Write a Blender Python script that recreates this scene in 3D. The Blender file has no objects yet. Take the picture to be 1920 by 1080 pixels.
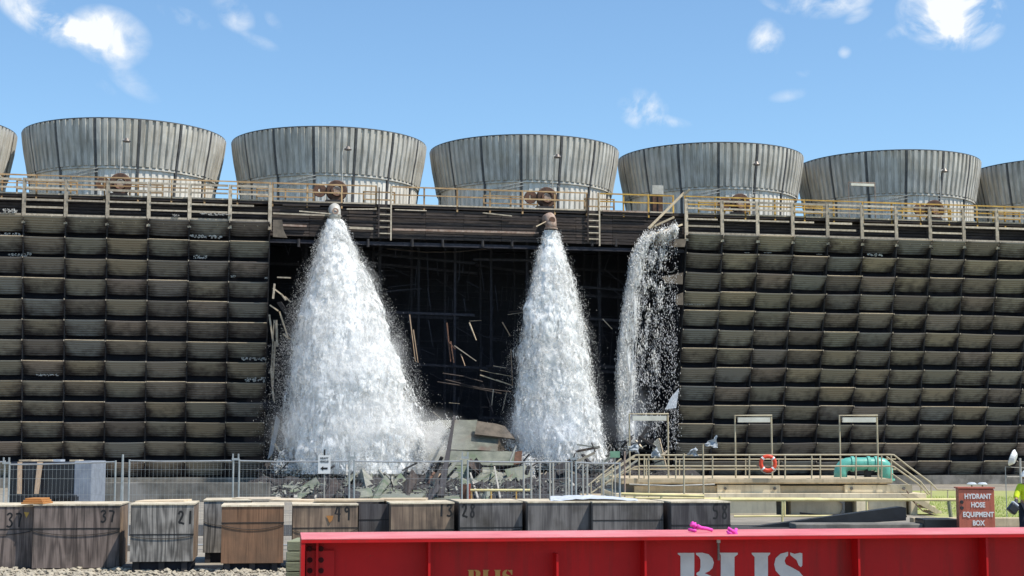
import bpy, math, random
import numpy as np
from mathutils import Vector, Matrix, noise
random.seed(7); RN = np.random.default_rng(7)
R = math.radians
sc = bpy.context.scene
COL = sc.collection

# ---------------------------------------------------------------- camera
F = 2900.0; P = math.atan(310 / F); CH = 2.1
cd = bpy.data.cameras.new('camera'); cam = bpy.data.objects.new('camera', cd); COL.objects.link(cam)
cam.location = (0, 0, CH); cam.rotation_euler = (R(90) + P, 0, 0)
cd.sensor_width = 36; cd.lens = F / 1920 * 36; cd.clip_end = 3000; cd.clip_start = .1
sc.camera = cam
sc.view_settings.view_transform = 'Standard'
try: sc.view_settings.look = 'None'
except Exception: pass
sc.view_settings.exposure = .3; sc.view_settings.gamma = 1; sc.view_settings.use_curve_mapping = False
sc.cycles.max_bounces = 8; sc.cycles.transparent_max_bounces = 40; sc.cycles.volume_bounces = 6
sc.cycles.use_denoising = True
sc.cycles.volume_step_rate = 3

# ---------------------------------------------------------------- sun and sky
SUN = Vector((.45, -.20, .87)).normalized()
sl = bpy.data.lights.new('sun', 'SUN'); sl.energy = 4.9; sl.angle = R(.5); sl.color = (1, .94, .84)
so = bpy.data.objects.new('sun', sl); COL.objects.link(so)
so.rotation_euler = SUN.to_track_quat('Z', 'Y').to_euler(); so.location = (60, -20, 80)

def ray(px, py):
    x = (px - 960) / F; y = (540 - py) / F
    return Vector((x, math.cos(P) - y * math.sin(P), math.sin(P) + y * math.cos(P)))

w = bpy.data.worlds.new('World'); sc.world = w; w.use_nodes = True
nt = w.node_tree; nt.nodes.clear(); N = nt.nodes; L = nt.links
def nd(t, **k):
    n = N.new(t)
    for a, b in k.items(): setattr(n, a, b)
    return n
def wm(op, a, b=None, c=None, clamp=False):
    n = nd('ShaderNodeMath', operation=op, use_clamp=clamp)
    for i, v in enumerate((a, b, c)):
        if v is None: continue
        if isinstance(v, (int, float)): n.inputs[i].default_value = v
        else: L.new(v, n.inputs[i])
    return n.outputs[0]
sky = nd('ShaderNodeTexSky', sky_type='NISHITA', sun_disc=False)
sky.sun_elevation = math.asin(SUN.z); sky.sun_rotation = math.atan2(SUN.x, SUN.y)
sky.air_density = 1.0; sky.dust_density = .35; sky.ozone_density = 2.2; sky.altitude = 100
tc = nd('ShaderNodeTexCoord'); sep = nd('ShaderNodeSeparateXYZ'); L.new(tc.outputs['Generated'], sep.inputs[0])
az = wm('ARCTAN2', sep.outputs[0], sep.outputs[1]); el = wm('ARCSINE', sep.outputs[2])
nz = nd('ShaderNodeTexNoise'); nz.inputs['Scale'].default_value = 34; nz.inputs['Detail'].default_value = 6; nz.inputs['Roughness'].default_value = .58; nz.inputs['Distortion'].default_value = .5
L.new(tc.outputs['Generated'], nz.inputs['Vector'])
def blob(a0, e0, ra, re, rot, s):
    da = wm('SUBTRACT', az, a0); de = wm('SUBTRACT', el, e0)
    c_, s_ = math.cos(rot), math.sin(rot)
    u = wm('ADD', wm('MULTIPLY', da, c_ / ra), wm('MULTIPLY', de, s_ / ra))
    v = wm('ADD', wm('MULTIPLY', da, -s_ / re), wm('MULTIPLY', de, c_ / re))
    d2 = wm('ADD', wm('MULTIPLY', u, u), wm('MULTIPLY', v, v))
    return wm('MULTIPLY', wm('SUBTRACT', 1, d2, clamp=True), s)
px1 = 1 / F
# where small clouds float: (pixel of the photograph they were read from, half sizes in pixels, tilt, thickness)
CL = [(70, 28, 95, 38, -28, 1.05), (205, 68, 80, 55, -14, 1.35), (140, 55, 70, 22, -20, .8), (250, 155, 62, 26, -32, .52), (190, 160, 34, 14, -30, .3),
      (345, 32, 58, 18, -18, .5), (435, 22, 52, 32, -40, .6), (490, 80, 40, 14, -20, .38), (515, 42, 28, 14, -45, .35),
      (1205, 203, 50, 42, -12, 1.0), (1255, 228, 44, 13, -10, .75), (1436, 76, 36, 44, -20, .95), (1584, 98, 14, 13, 0, .75), (1480, 178, 42, 14, 8, .42), (1510, 138, 30, 9, 0, .4),
      (1555, 2, 85, 34, 5, 1.0), (1450, 8, 40, 12, -30, .5), (1610, 30, 30, 12, 20, .45), (1785, 28, 100, 68, -8, 1.7), (1700, 52, 60, 14, 20, .45)]
tot = None
specs = []
for (x, y, a, b, r_, s) in CL:
    d = ray(x, y).normalized(); specs.append((math.atan2(d.x, d.y), math.asin(d.z), a * px1 * 1.08, b * px1 * 1.05, R(r_), s))
rr = random.Random(3)
for i in range(14):
    specs.append((rr.choice([-1, 1]) * rr.uniform(.6, 3.0), rr.uniform(.12, .8), rr.uniform(.05, .16), rr.uniform(.02, .06), rr.uniform(-.3, .3), rr.uniform(.7, 1.4)))
for s in specs:
    m = blob(*s)
    tot = m if tot is None else wm('ADD', tot, m)
cm = wm('MULTIPLY_ADD', nz.outputs[0], 3.4, -1.75)
msk = wm('MULTIPLY', tot, wm('ADD', cm, .42), clamp=True)
msk = wm('MULTIPLY_ADD', msk, 1.25, -.05, clamp=True)
msk = wm('POWER', msk, 1.25)
# colour correction of the sky itself (deeper, cleaner blue as a phone records it), same in every direction
tint = nd('ShaderNodeMix', data_type='RGBA', blend_type='MULTIPLY'); tint.inputs[0].default_value = 1
L.new(sky.outputs[0], tint.inputs[6]); tint.inputs[7].default_value = (.97, 1.15, 1.22, 1)
mixc = nd('ShaderNodeMix', data_type='RGBA'); L.new(msk, mixc.inputs[0]); L.new(tint.outputs[2], mixc.inputs[6])
mixc.inputs[7].default_value = (6.6, 6.9, 7.2, 1)
bg = nd('ShaderNodeBackground'); bg.inputs[1].default_value = .12
L.new(mixc.outputs[2], bg.inputs[0]); ow = nd('ShaderNodeOutputWorld'); L.new(bg.outputs[0], ow.inputs[0])

# ---------------------------------------------------------------- places
T = R(10.9); O = Vector((-29.3, 91.66, 0))
TM = Matrix.Translation(O) @ Matrix.Rotation(T, 4, 'Z')
BAY = 2.44
def at(px, py, Y):
    if py == 0: py = 900
    d = ray(px, py); k = Y / d.y
    return Vector((d.x * k, Y, CH + d.z * k))
def tl(px, py, ly):
    d = ray(px, py)
    a = -math.sin(T) * d.x + math.cos(T) * d.y; b = math.sin(T) * O.x - math.cos(T) * O.y
    k = (ly - b) / a
    return TM.inverted() @ Vector((k * d.x, k * d.y, CH + k * d.z))
def lean(z): return .2162 * (16.27 - z)

# ---------------------------------------------------------------- materials
MAT = {}
def mat(name, c1, c2=None, rough=.8, scale=3, stretch=(1, 1, 1), bump=.2, metal=0, c3=None, rnd=0, spec=.3, detail=5, c3amt=.5, bscale=None, coord='Object', transl=0):
    m = bpy.data.materials.new(name); m.use_nodes = True; t = m.node_tree; b = t.nodes['Principled BSDF']
    def n_(k): return t.nodes.new(k)
    l = t.links.new
    b.inputs['Roughness'].default_value = rough; b.inputs['Metallic'].default_value = metal
    b.inputs['Specular IOR Level'].default_value = spec
    tcn = n_('ShaderNodeTexCoord'); mp = n_('ShaderNodeMapping'); l(tcn.outputs[coord], mp.inputs[0]); mp.inputs['Scale'].default_value = stretch
    oi = n_('ShaderNodeObjectInfo'); va = n_('ShaderNodeVectorMath'); va.operation = 'MULTIPLY_ADD'
    l(oi.outputs['Random'], va.inputs[0]); va.inputs[1].default_value = (37, 53, 71); l(mp.outputs[0], va.inputs[2])
    nz = n_('ShaderNodeTexNoise'); l(va.outputs[0], nz.inputs['Vector']); nz.inputs['Scale'].default_value = scale; nz.inputs['Detail'].default_value = detail; nz.inputs['Roughness'].default_value = .62
    rp = n_('ShaderNodeValToRGB'); l(nz.outputs[0], rp.inputs[0]); rp.color_ramp.elements[0].position = .33; rp.color_ramp.elements[1].position = .68
    c2 = c2 or tuple(v * .7 for v in c1)
    rp.color_ramp.elements[0].color = (*c2, 1); rp.color_ramp.elements[1].color = (*c1, 1)
    out = rp.outputs[0]
    if c3:
        n2 = n_('ShaderNodeTexNoise'); l(va.outputs[0], n2.inputs['Vector']); n2.inputs['Scale'].default_value = scale * .31; n2.inputs['Detail'].default_value = 4
        r2 = n_('ShaderNodeValToRGB'); l(n2.outputs[0], r2.inputs[0]); r2.color_ramp.elements[0].position = .5; r2.color_ramp.elements[1].position = .66
        r2.color_ramp.elements[1].color = (c3amt,) * 3 + (1,)
        mx = n_('ShaderNodeMix'); mx.data_type = 'RGBA'; l(r2.outputs[0], mx.inputs[0]); l(out, mx.inputs[6]); mx.inputs[7].default_value = (*c3, 1); out = mx.outputs[2]
    if rnd:
        hs = n_('ShaderNodeHueSaturation'); ma = n_('ShaderNodeMath'); ma.operation = 'MULTIPLY_ADD'
        l(oi.outputs['Random'], ma.inputs[0]); ma.inputs[1].default_value = 2 * rnd; ma.inputs[2].default_value = 1 - rnd
        l(ma.outputs[0], hs.inputs['Value']); l(out, hs.inputs['Color']); out = hs.outputs[0]
    l(out, b.inputs['Base Color'])
    if bump:
        bn = n_('ShaderNodeBump'); bn.inputs['Strength'].default_value = bump; bn.inputs['Distance'].default_value = .02
        nb = nz
        if bscale:
            nb = n_('ShaderNodeTexNoise'); l(va.outputs[0], nb.inputs['Vector']); nb.inputs['Scale'].default_value = bscale; nb.inputs['Detail'].default_value = 5
        l(nb.outputs[0], bn.inputs['Height']); l(bn.outputs[0], b.inputs['Normal'])
    if transl:
        o = [n for n in t.nodes if n.type == 'OUTPUT_MATERIAL'][0]
        tr = n_('ShaderNodeBsdfTranslucent'); l(out, tr.inputs[0]); ms = n_('ShaderNodeMixShader'); ms.inputs[0].default_value = transl
        l(b.outputs[0], ms.inputs[1]); l(tr.outputs[0], ms.inputs[2]); l(ms.outputs[0], o.inputs[0])
    MAT[name] = m
    return m
mat('gravel', (.30, .27, .22), (.19, .17, .14), scale=1.2, bump=.6, c3=(.12, .11, .10), bscale=14, coord='Generated' if False else 'Object')
mat('stone', (.50, .44, .34), (.34, .30, .23), scale=6, rnd=.25)
mat('grass_soil', (.36, .37, .14), (.24, .27, .09), scale=1.2, bump=.5, c3=(.34, .29, .18))
mat('grass_blade', (.42, .47, .13), (.30, .38, .09), scale=.8, bump=0, rnd=.1, transl=.3)
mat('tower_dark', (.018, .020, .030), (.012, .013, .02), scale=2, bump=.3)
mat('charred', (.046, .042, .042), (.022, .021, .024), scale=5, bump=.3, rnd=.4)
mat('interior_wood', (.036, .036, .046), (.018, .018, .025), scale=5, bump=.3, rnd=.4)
mat('dark_wood', (.060, .047, .042), (.024, .02, .02), scale=2.5, stretch=(1, 1, 6), bump=.4, c3=(.10, .075, .06), rnd=.2)
mat('grey_wood', (.52, .45, .35), (.30, .25, .19), scale=5, stretch=(1, 1, 1), bump=.3, rnd=.25)
mat('pale_wood', (.66, .54, .38), (.46, .36, .25), scale=5, bump=.2, rnd=.2)
mat('rail_tan', (.50, .35, .19), (.30, .18, .09), scale=1.6, bump=.2, rnd=.2)
mat('rail_yellow', (.62, .40, .10), (.36, .20, .06), scale=1.5, bump=.2, rnd=.15)
mat('yellow_paint', (.74, .66, .34), (.55, .46, .22), scale=2, rough=.5, bump=.1)
mat('rust', (.17, .085, .055), (.075, .045, .032), scale=6, bump=.3)
mat('rust_pale', (.42, .33, .27), (.24, .15, .11), scale=5, bump=.3)
mat('brown_machine', (.13, .07, .045), (.05, .03, .025), scale=4, bump=.2)
mat('galv', (.50, .51, .50), (.36, .37, .37), scale=6, rough=.42, metal=.55, bump=.05)
mat('galv_pale', (.52, .50, .45), (.36, .34, .30), scale=4, rough=.55, metal=.2, bump=.05)
mat('beige_pipe', (.50, .44, .31), (.36, .30, .2), scale=3, rough=.5, bump=.05)
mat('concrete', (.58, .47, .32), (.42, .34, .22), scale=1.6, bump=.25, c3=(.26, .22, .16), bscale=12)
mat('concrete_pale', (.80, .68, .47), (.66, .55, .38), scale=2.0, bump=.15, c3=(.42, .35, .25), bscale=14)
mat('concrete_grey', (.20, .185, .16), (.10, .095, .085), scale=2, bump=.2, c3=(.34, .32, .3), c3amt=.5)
mat('black_tarp', (.016, .017, .022), (.010, .010, .014), rough=.38, scale=3, bump=.5, spec=.5)
mat('white_sheet', (.62, .66, .72), (.50, .54, .60), scale=4, bump=.6, transl=.2)
mat('timber_tan', (.42, .31, .21), (.28, .2, .14), scale=5, stretch=(6, 6, 1), bump=.2)
mat('timber_orange', (.50, .23, .07), (.34, .15, .05), scale=5, stretch=(1, 6, 6), bump=.2)
mat('timber_green', (.25, .26, .17), (.17, .18, .11), scale=5, stretch=(1, 6, 6), bump=.3, rnd=.2)
mat('grey_film', (.27, .30, .35), (.19, .21, .25), scale=4, bump=.6, rough=.45)
mat('scale', (.52, .50, .46), (.36, .35, .33), scale=6, bump=.4)
mat('teal_pipe', (.12, .42, .34), (.09, .34, .28), rough=.35, scale=2, bump=.05, spec=.5)
mat('hydrant_red', (.52, .15, .095), (.44, .12, .075), rough=.45, scale=1.5, bump=.05)
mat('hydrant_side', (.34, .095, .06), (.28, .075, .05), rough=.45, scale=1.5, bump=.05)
mat('white_paint', (.80, .80, .78), (.72, .72, .70), rough=.5, scale=5, bump=0)
mat('letter_white', (.60, .59, .56), (.50, .49, .47), rough=.5, scale=8, bump=0)
mat('letter_yellow', (.52, .27, .07), (.42, .21, .06), rough=.5, scale=8, bump=0)
mat('black_paint', (.02, .02, .022), (.012, .012, .012), rough=.6, scale=8, bump=0)
mat('beam_red', (.50, .010, .012), (.42, .008, .010), rough=.48, scale=2.6, bump=.06, spec=.2, c3=(.34, .014, .014), bscale=30)
mat('beam_sunlit', (.76, .24, .24), (.62, .13, .14), rough=.4, scale=1.6, bump=.03, spec=.5, c3=(.78, .30, .30), bscale=30)  # top flange: glare of sun and sky painted into the red
mat('hole', (.06, .004, .004), (.03, .002, .002), scale=3, bump=0)
mat('pink', (.75, .10, .45), (.60, .05, .38), scale=18, bump=.3)
mat('steel', (.22, .2, .18), (.12, .1, .09), metal=.5, rough=.45, scale=20)
mat('buoy', (.72, .09, .04), (.60, .06, .03), rough=.45, scale=3, bump=0)
mat('rope', (.55, .48, .38), scale=8)
mat('bag', (.60, .63, .66), (.42, .46, .5), rough=.35, scale=9, bump=.6, transl=.35)
mat('lamp_case', (.70, .68, .58), (.55, .53, .45), rough=.4, scale=3, bump=0)
mat('hivis', (.62, .72, .03), (.5, .6, .02), rough=.8, scale=8, bump=.2)
mat('trouser', (.015, .018, .035), (.01, .012, .022), rough=.9, scale=8, bump=.2)
mat('skin_tone', (.40, .22, .15), (.34, .18, .12), rough=.6, scale=8, bump=0)
mat('glove', (.02, .02, .024), (.05, .05, .06), rough=.7, scale=12)
mat('helmet', (.8, .8, .78), rough=.35, scale=2, bump=0)
mat('green_board', (.22, .40, .27), (.16, .3, .2), scale=3, bump=0)
mat('slab_green', (.23, .235, .19), (.13, .14, .115), scale=1.7, bump=.5, c3=(.08, .12, .065), c3amt=.8, bscale=9)
mat('slab_grey', (.30, .30, .265), (.19, .19, .165), scale=2, bump=.5, c3=(.12, .14, .1), bscale=9)
mat('slab_rust', (.19, .195, .16), (.11, .115, .095), scale=2.6, bump=.5, c3=(.13, .07, .055), c3amt=.7)
mat('slab_tan', (.19, .155, .12), (.09, .075, .06), scale=2, bump=.5, c3=(.08, .06, .05))
mat('asphalt', (.055, .053, .05), (.04, .038, .036), scale=2, bump=.4, bscale=30)

def wear(name, chip, amt=.58, sc1=9, streak=(7, 7, .5), dark=(.12, .02, .015)):
    m = MAT[name]; t = m.node_tree; b = t.nodes['Principled BSDF']; n_ = t.nodes.new; l = t.links.new; src = b.inputs['Base Color'].links[0].from_socket
    tcn = n_('ShaderNodeTexCoord'); mp = n_('ShaderNodeMapping'); mp.inputs['Scale'].default_value = streak; l(tcn.outputs['Object'], mp.inputs[0])
    a = n_('ShaderNodeTexNoise'); a.inputs['Scale'].default_value = 1; a.inputs['Detail'].default_value = 6; a.inputs['Roughness'].default_value = .7; l(mp.outputs[0], a.inputs['Vector'])
    r = n_('ShaderNodeMapRange'); l(a.outputs[0], r.inputs[0]); r.inputs[1].default_value = .5; r.inputs[2].default_value = .8; r.inputs[4].default_value = .75
    x = n_('ShaderNodeMix'); x.data_type = 'RGBA'; l(r.outputs[0], x.inputs[0]); l(src, x.inputs[6]); x.inputs[7].default_value = (*dark, 1)
    c = n_('ShaderNodeTexNoise'); c.inputs['Scale'].default_value = sc1; c.inputs['Detail'].default_value = 8; c.inputs['Roughness'].default_value = .75; l(tcn.outputs['Object'], c.inputs['Vector'])
    r2 = n_('ShaderNodeMapRange'); l(c.outputs[0], r2.inputs[0]); r2.inputs[1].default_value = amt + .08; r2.inputs[2].default_value = amt + .11
    y = n_('ShaderNodeMix'); y.data_type = 'RGBA'; l(r2.outputs[0], y.inputs[0]); l(x.outputs[2], y.inputs[6]); y.inputs[7].default_value = (*chip, 1); l(y.outputs[2], b.inputs['Base Color'])
wear('beam_red', (.16, .035, .02)); wear('beam_sunlit', (.34, .07, .05), .57, 12, (3, 3, 3), (.45, .10, .10))
wear('hydrant_red', (.2, .07, .04), .60, 8, (9, 9, .8), (.25, .08, .05)); wear('teal_pipe', (.10, .14, .10), .6, 6, (5, 5, 1), (.06, .16, .12)); wear('concrete_pale', (.40, .33, .24), .6, 5, (6, 6, .6), (.30, .25, .18)); wear('concrete', (.28, .23, .17), .6, 5, (6, 6, .6), (.22, .18, .13))
def ply(name, c1, c2, sx=9, wav=.7, dark=(.05, .045, .04)):
    m = bpy.data.materials.new(name); m.use_nodes = True; t = m.node_tree; b = t.nodes['Principled BSDF']; n_ = t.nodes.new; l = t.links.new
    b.inputs['Roughness'].default_value = .85; b.inputs['Specular IOR Level'].default_value = .15
    tcn = n_('ShaderNodeTexCoord'); oi = n_('ShaderNodeObjectInfo'); va = n_('ShaderNodeVectorMath'); va.operation = 'MULTIPLY_ADD'
    l(oi.outputs['Random'], va.inputs[0]); va.inputs[1].default_value = (13, 29, 17); l(tcn.outputs['Object'], va.inputs[2])
    mp = n_('ShaderNodeMapping'); mp.inputs['Scale'].default_value = (1, 1, .16); l(va.outputs[0], mp.inputs[0])
    nw = n_('ShaderNodeTexNoise'); nw.inputs['Scale'].default_value = 3.2; nw.inputs['Detail'].default_value = 2; l(mp.outputs[0], nw.inputs['Vector'])
    # cathedral grain: bands of a warped height field
    md = n_('ShaderNodeMath'); md.operation = 'MULTIPLY'; l(nw.outputs[0], md.inputs[0]); md.inputs[1].default_value = sx * 6
    sn = n_('ShaderNodeMath'); sn.operation = 'SINE'; l(md.outputs[0], sn.inputs[0])
    mp2 = n_('ShaderNodeMapping'); mp2.inputs['Scale'].default_value = (30, 30, 1.2); l(va.outputs[0], mp2.inputs[0])
    nf = n_('ShaderNodeTexNoise'); nf.inputs['Scale'].default_value = 1.5; nf.inputs['Detail'].default_value = 4; l(mp2.outputs[0], nf.inputs['Vector'])
    a = n_('ShaderNodeMath'); a.operation = 'MULTIPLY_ADD'; l(sn.outputs[0], a.inputs[0]); a.inputs[1].default_value = .24 * wav; l(nf.outputs[0], a.inputs[2])
    rp = n_('ShaderNodeValToRGB'); l(a.outputs[0], rp.inputs[0]); rp.color_ramp.elements[0].position = .3; rp.color_ramp.elements[1].position = .68
    rp.color_ramp.elements[0].color = (*c2, 1); rp.color_ramp.elements[1].color = (*c1, 1)
    ns = n_('ShaderNodeTexNoise'); ns.inputs['Scale'].default_value = 2.1; ns.inputs['Detail'].default_value = 5; l(va.outputs[0], ns.inputs['Vector'])
    r2 = n_('ShaderNodeValToRGB'); l(ns.outputs[0], r2.inputs[0]); r2.color_ramp.elements[0].position = .5; r2.color_ramp.elements[1].position = .75; r2.color_ramp.elements[1].color = (.88, .88, .88, 1); r2.color_ramp.elements[0].position = .46
    mx = n_('ShaderNodeMix'); mx.data_type = 'RGBA'; l(r2.outputs[0], mx.inputs[0]); l(rp.outputs[0], mx.inputs[6]); mx.inputs[7].default_value = (*dark, 1)
    l(mx.outputs[2], b.inputs['Base Color'])
    bn = n_('ShaderNodeBump'); bn.inputs['Strength'].default_value = .5; bn.inputs['Distance'].default_value = .006; l(a.outputs[0], bn.inputs['Height']); l(bn.outputs[0], b.inputs['Normal'])
    MAT[name] = m
ply('ply_grey', (.31, .29, .265), (.10, .095, .09))
ply('ply_mauve', (.22, .175, .155), (.085, .068, .062), sx=5)
ply('ply_brown', (.25, .14, .085), (.12, .07, .045), sx=3, wav=.4, dark=(.12, .08, .055))
ply('ply_tan', (.29, .215, .155), (.15, .11, .085), sx=6)
ply('ply_dark', (.17, .16, .155), (.085, .08, .08), sx=4)
ply('ply_black', (.10, .095, .098), (.05, .046, .05), sx=4)
ply('ply_lid', (.62, .55, .42), (.42, .36, .26), sx=3, dark=(.3, .25, .2))

def louvre_mat():
    m = bpy.data.materials.new('louvre_sheet'); m.use_nodes = True; t = m.node_tree; b = t.nodes['Principled BSDF']; n_ = t.nodes.new; l = t.links.new
    b.inputs['Roughness'].default_value = .8; b.inputs['Specular IOR Level'].default_value = .2
    tcn = n_('ShaderNodeTexCoord'); oi = n_('ShaderNodeObjectInfo'); sp = n_('ShaderNodeSeparateXYZ'); l(tcn.outputs['Generated'], sp.inputs[0])
    va = n_('ShaderNodeVectorMath'); va.operation = 'MULTIPLY_ADD'; l(oi.outputs['Random'], va.inputs[0]); va.inputs[1].default_value = (91, 43, 67); l(tcn.outputs['Object'], va.inputs[2])
    def M(op, *a, clamp=False):
        n = n_('ShaderNodeMath'); n.operation = op; n.use_clamp = clamp
        for i, v in enumerate(a):
            if isinstance(v, (int, float)): n.inputs[i].default_value = v
            else: l(v, n.inputs[i])
        return n.outputs[0]
    nz = n_('ShaderNodeTexNoise'); nz.inputs['Scale'].default_value = 2.2; nz.inputs['Detail'].default_value = 5; l(va.outputs[0], nz.inputs['Vector'])
    mp = n_('ShaderNodeMapping'); mp.inputs['Scale'].default_value = (.35, 5, 9); l(va.outputs[0], mp.inputs[0])
    n2 = n_('ShaderNodeTexNoise'); n2.inputs['Scale'].default_value = 2.0; n2.inputs['Detail'].default_value = 3; l(mp.outputs[0], n2.inputs['Vector'])
    # dirt thick at both ends of a sheet, with ragged edges; colour also darker low down
    ex = M('ABSOLUTE', M('SUBTRACT', sp.outputs[0], .5))
    sepr = M('MULTIPLY', M('SUBTRACT', M('FRACT', M('MULTIPLY', oi.outputs['Random'], 17.0)), .45), .5)
    dirt_tone = M('ADD', sepr, M('MULTIPLY', M('POWER', M('MULTIPLY', ex, 2.0), 3.2), .95)); dirt_tone = M('ADD', dirt_tone, M('MULTIPLY', M('SUBTRACT', .62, sp.outputs[2]), .85))
    dirt_tone = M('ADD', dirt_tone, M('MULTIPLY', M('SUBTRACT', nz.outputs[0], .5), 1.6))
    dirt_tone = M('ADD', dirt_tone, M('MULTIPLY', M('SUBTRACT', n2.outputs[0], .5), .9), clamp=True)
    c = n_('ShaderNodeValToRGB'); l(oi.outputs['Random'], c.inputs[0]); e = c.color_ramp
    e.elements[0].color = (.265, .225, .165, 1); e.elements[1].color = (.24, .22, .18, 1)
    for p_, cc in ((.25, (.215, .205, .17)), (.5, (.25, .205, .175)), (.62, (.185, .188, .178)), (.8, (.30, .26, .195)), (.9, (.16, .14, .125))):
        q = e.elements.new(p_); q.color = (*cc, 1)
    mx = n_('ShaderNodeMix'); mx.data_type = 'RGBA'; l(dirt_tone, mx.inputs[0]); l(c.outputs[0], mx.inputs[6]); mx.inputs[7].default_value = (.042, .034, .032, 1)
    l(mx.outputs[2], b.inputs['Base Color'])
    MAT['louvre'] = m
louvre_mat()

def stack_mat():
    m = bpy.data.materials.new('stack_sheet'); m.use_nodes = True; t = m.node_tree; b = t.nodes['Principled BSDF']; n_ = t.nodes.new; l = t.links.new
    b.inputs['Roughness'].default_value = .55; b.inputs['Specular IOR Level'].default_value = .35
    tcn = n_('ShaderNodeTexCoord'); oi = n_('ShaderNodeObjectInfo')
    va = n_('ShaderNodeVectorMath'); va.operation = 'MULTIPLY_ADD'; l(oi.outputs['Random'], va.inputs[0]); va.inputs[1].default_value = (31, 17, 23); l(tcn.outputs['Object'], va.inputs[2])
    mp = n_('ShaderNodeMapping'); mp.inputs['Scale'].default_value = (1, 1, .12); l(va.outputs[0], mp.inputs[0])
    nz = n_('ShaderNodeTexNoise'); nz.inputs['Scale'].default_value = 2.4; nz.inputs['Detail'].default_value = 6; nz.inputs['Roughness'].default_value = .65; l(mp.outputs[0], nz.inputs['Vector'])
    r = n_('ShaderNodeValToRGB'); l(nz.outputs[0], r.inputs[0]); e = r.color_ramp
    e.elements[0].position = .3; e.elements[0].color = (.30, .28, .24, 1); e.elements[1].position = .62; e.elements[1].color = (.66, .63, .56, 1)
    n2 = n_('ShaderNodeTexNoise'); n2.inputs['Scale'].default_value = .8; n2.inputs['Detail'].default_value = 5; l(va.outputs[0], n2.inputs['Vector'])
    r2 = n_('ShaderNodeValToRGB'); l(n2.outputs[0], r2.inputs[0]); r2.color_ramp.elements[0].position = .45; r2.color_ramp.elements[1].position = .75; r2.color_ramp.elements[1].color = (.55, .55, .55, 1)
    mx = n_('ShaderNodeMix'); mx.data_type = 'RGBA'; l(r2.outputs[0], mx.inputs[0]); l(r.outputs[0], mx.inputs[6]); mx.inputs[7].default_value = (.42, .37, .28, 1)
    l(mx.outputs[2], b.inputs['Base Color']); MAT['stack'] = m
stack_mat()
mat('stack_sunlit', (.84, .80, .72), (.55, .50, .42), scale=3, stretch=(1, 1, .2), bump=.05, rough=.5)  # paler stack sheet, sunlight on the lower tier painted into its colour
mat('stack_seam', (.12, .12, .12), (.06, .06, .06), scale=3, rough=.6)

def water_mat(name, white, transl=.45, a0=None, a1=None, sc_=1.2, st=(1, 1, .45)):
    m = bpy.data.materials.new(name); m.use_nodes = True; t = m.node_tree; t.nodes.clear(); n_ = t.nodes.new; l = t.links.new
    o = n_('ShaderNodeOutputMaterial'); d = n_('ShaderNodeBsdfDiffuse'); d.inputs[0].default_value = (*white, 1)
    tr = n_('ShaderNodeBsdfTranslucent'); tr.inputs[0].default_value = (*white, 1)
    ms = n_('ShaderNodeMixShader'); ms.inputs[0].default_value = transl; l(d.outputs[0], ms.inputs[1]); l(tr.outputs[0], ms.inputs[2])
    last = ms.outputs[0]
    if a0 is not None:
        tcn = n_('ShaderNodeTexCoord'); mp = n_('ShaderNodeMapping'); mp.inputs['Scale'].default_value = st; l(tcn.outputs['Object'], mp.inputs[0])
        nz = n_('ShaderNodeTexNoise'); nz.inputs['Scale'].default_value = sc_; nz.inputs['Detail'].default_value = 8; nz.inputs['Roughness'].default_value = .72; l(mp.outputs[0], nz.inputs['Vector'])
        rp = n_('ShaderNodeMapRange'); l(nz.outputs[0], rp.inputs[0]); rp.inputs[1].default_value = a0; rp.inputs[2].default_value = a1
        tp = n_('ShaderNodeBsdfTransparent'); m2 = n_('ShaderNodeMixShader'); l(rp.outputs[0], m2.inputs[0]); l(tp.outputs[0], m2.inputs[1]); l(last, m2.inputs[2]); last = m2.outputs[0]
    l(last, o.inputs[0]); MAT[name] = m
water_mat('foam', (.94, .945, .94), .35)
water_mat('foam_cold', (.92, .94, .97), .5)
water_mat('foam_solid', (.94, .945, .94), .2)
water_mat('foam_thick', (.94, .945, .94), .3, .40, .50, 3.2, (1, 1, .38))
water_mat('foam_torn', (.94, .945, .94), .35, .47, .56, 3.6, (1, 1, .30))
water_mat('foam_wisp', (.94, .945, .94), .35, .54, .64, 4.2, (1, 1, .26))

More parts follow.
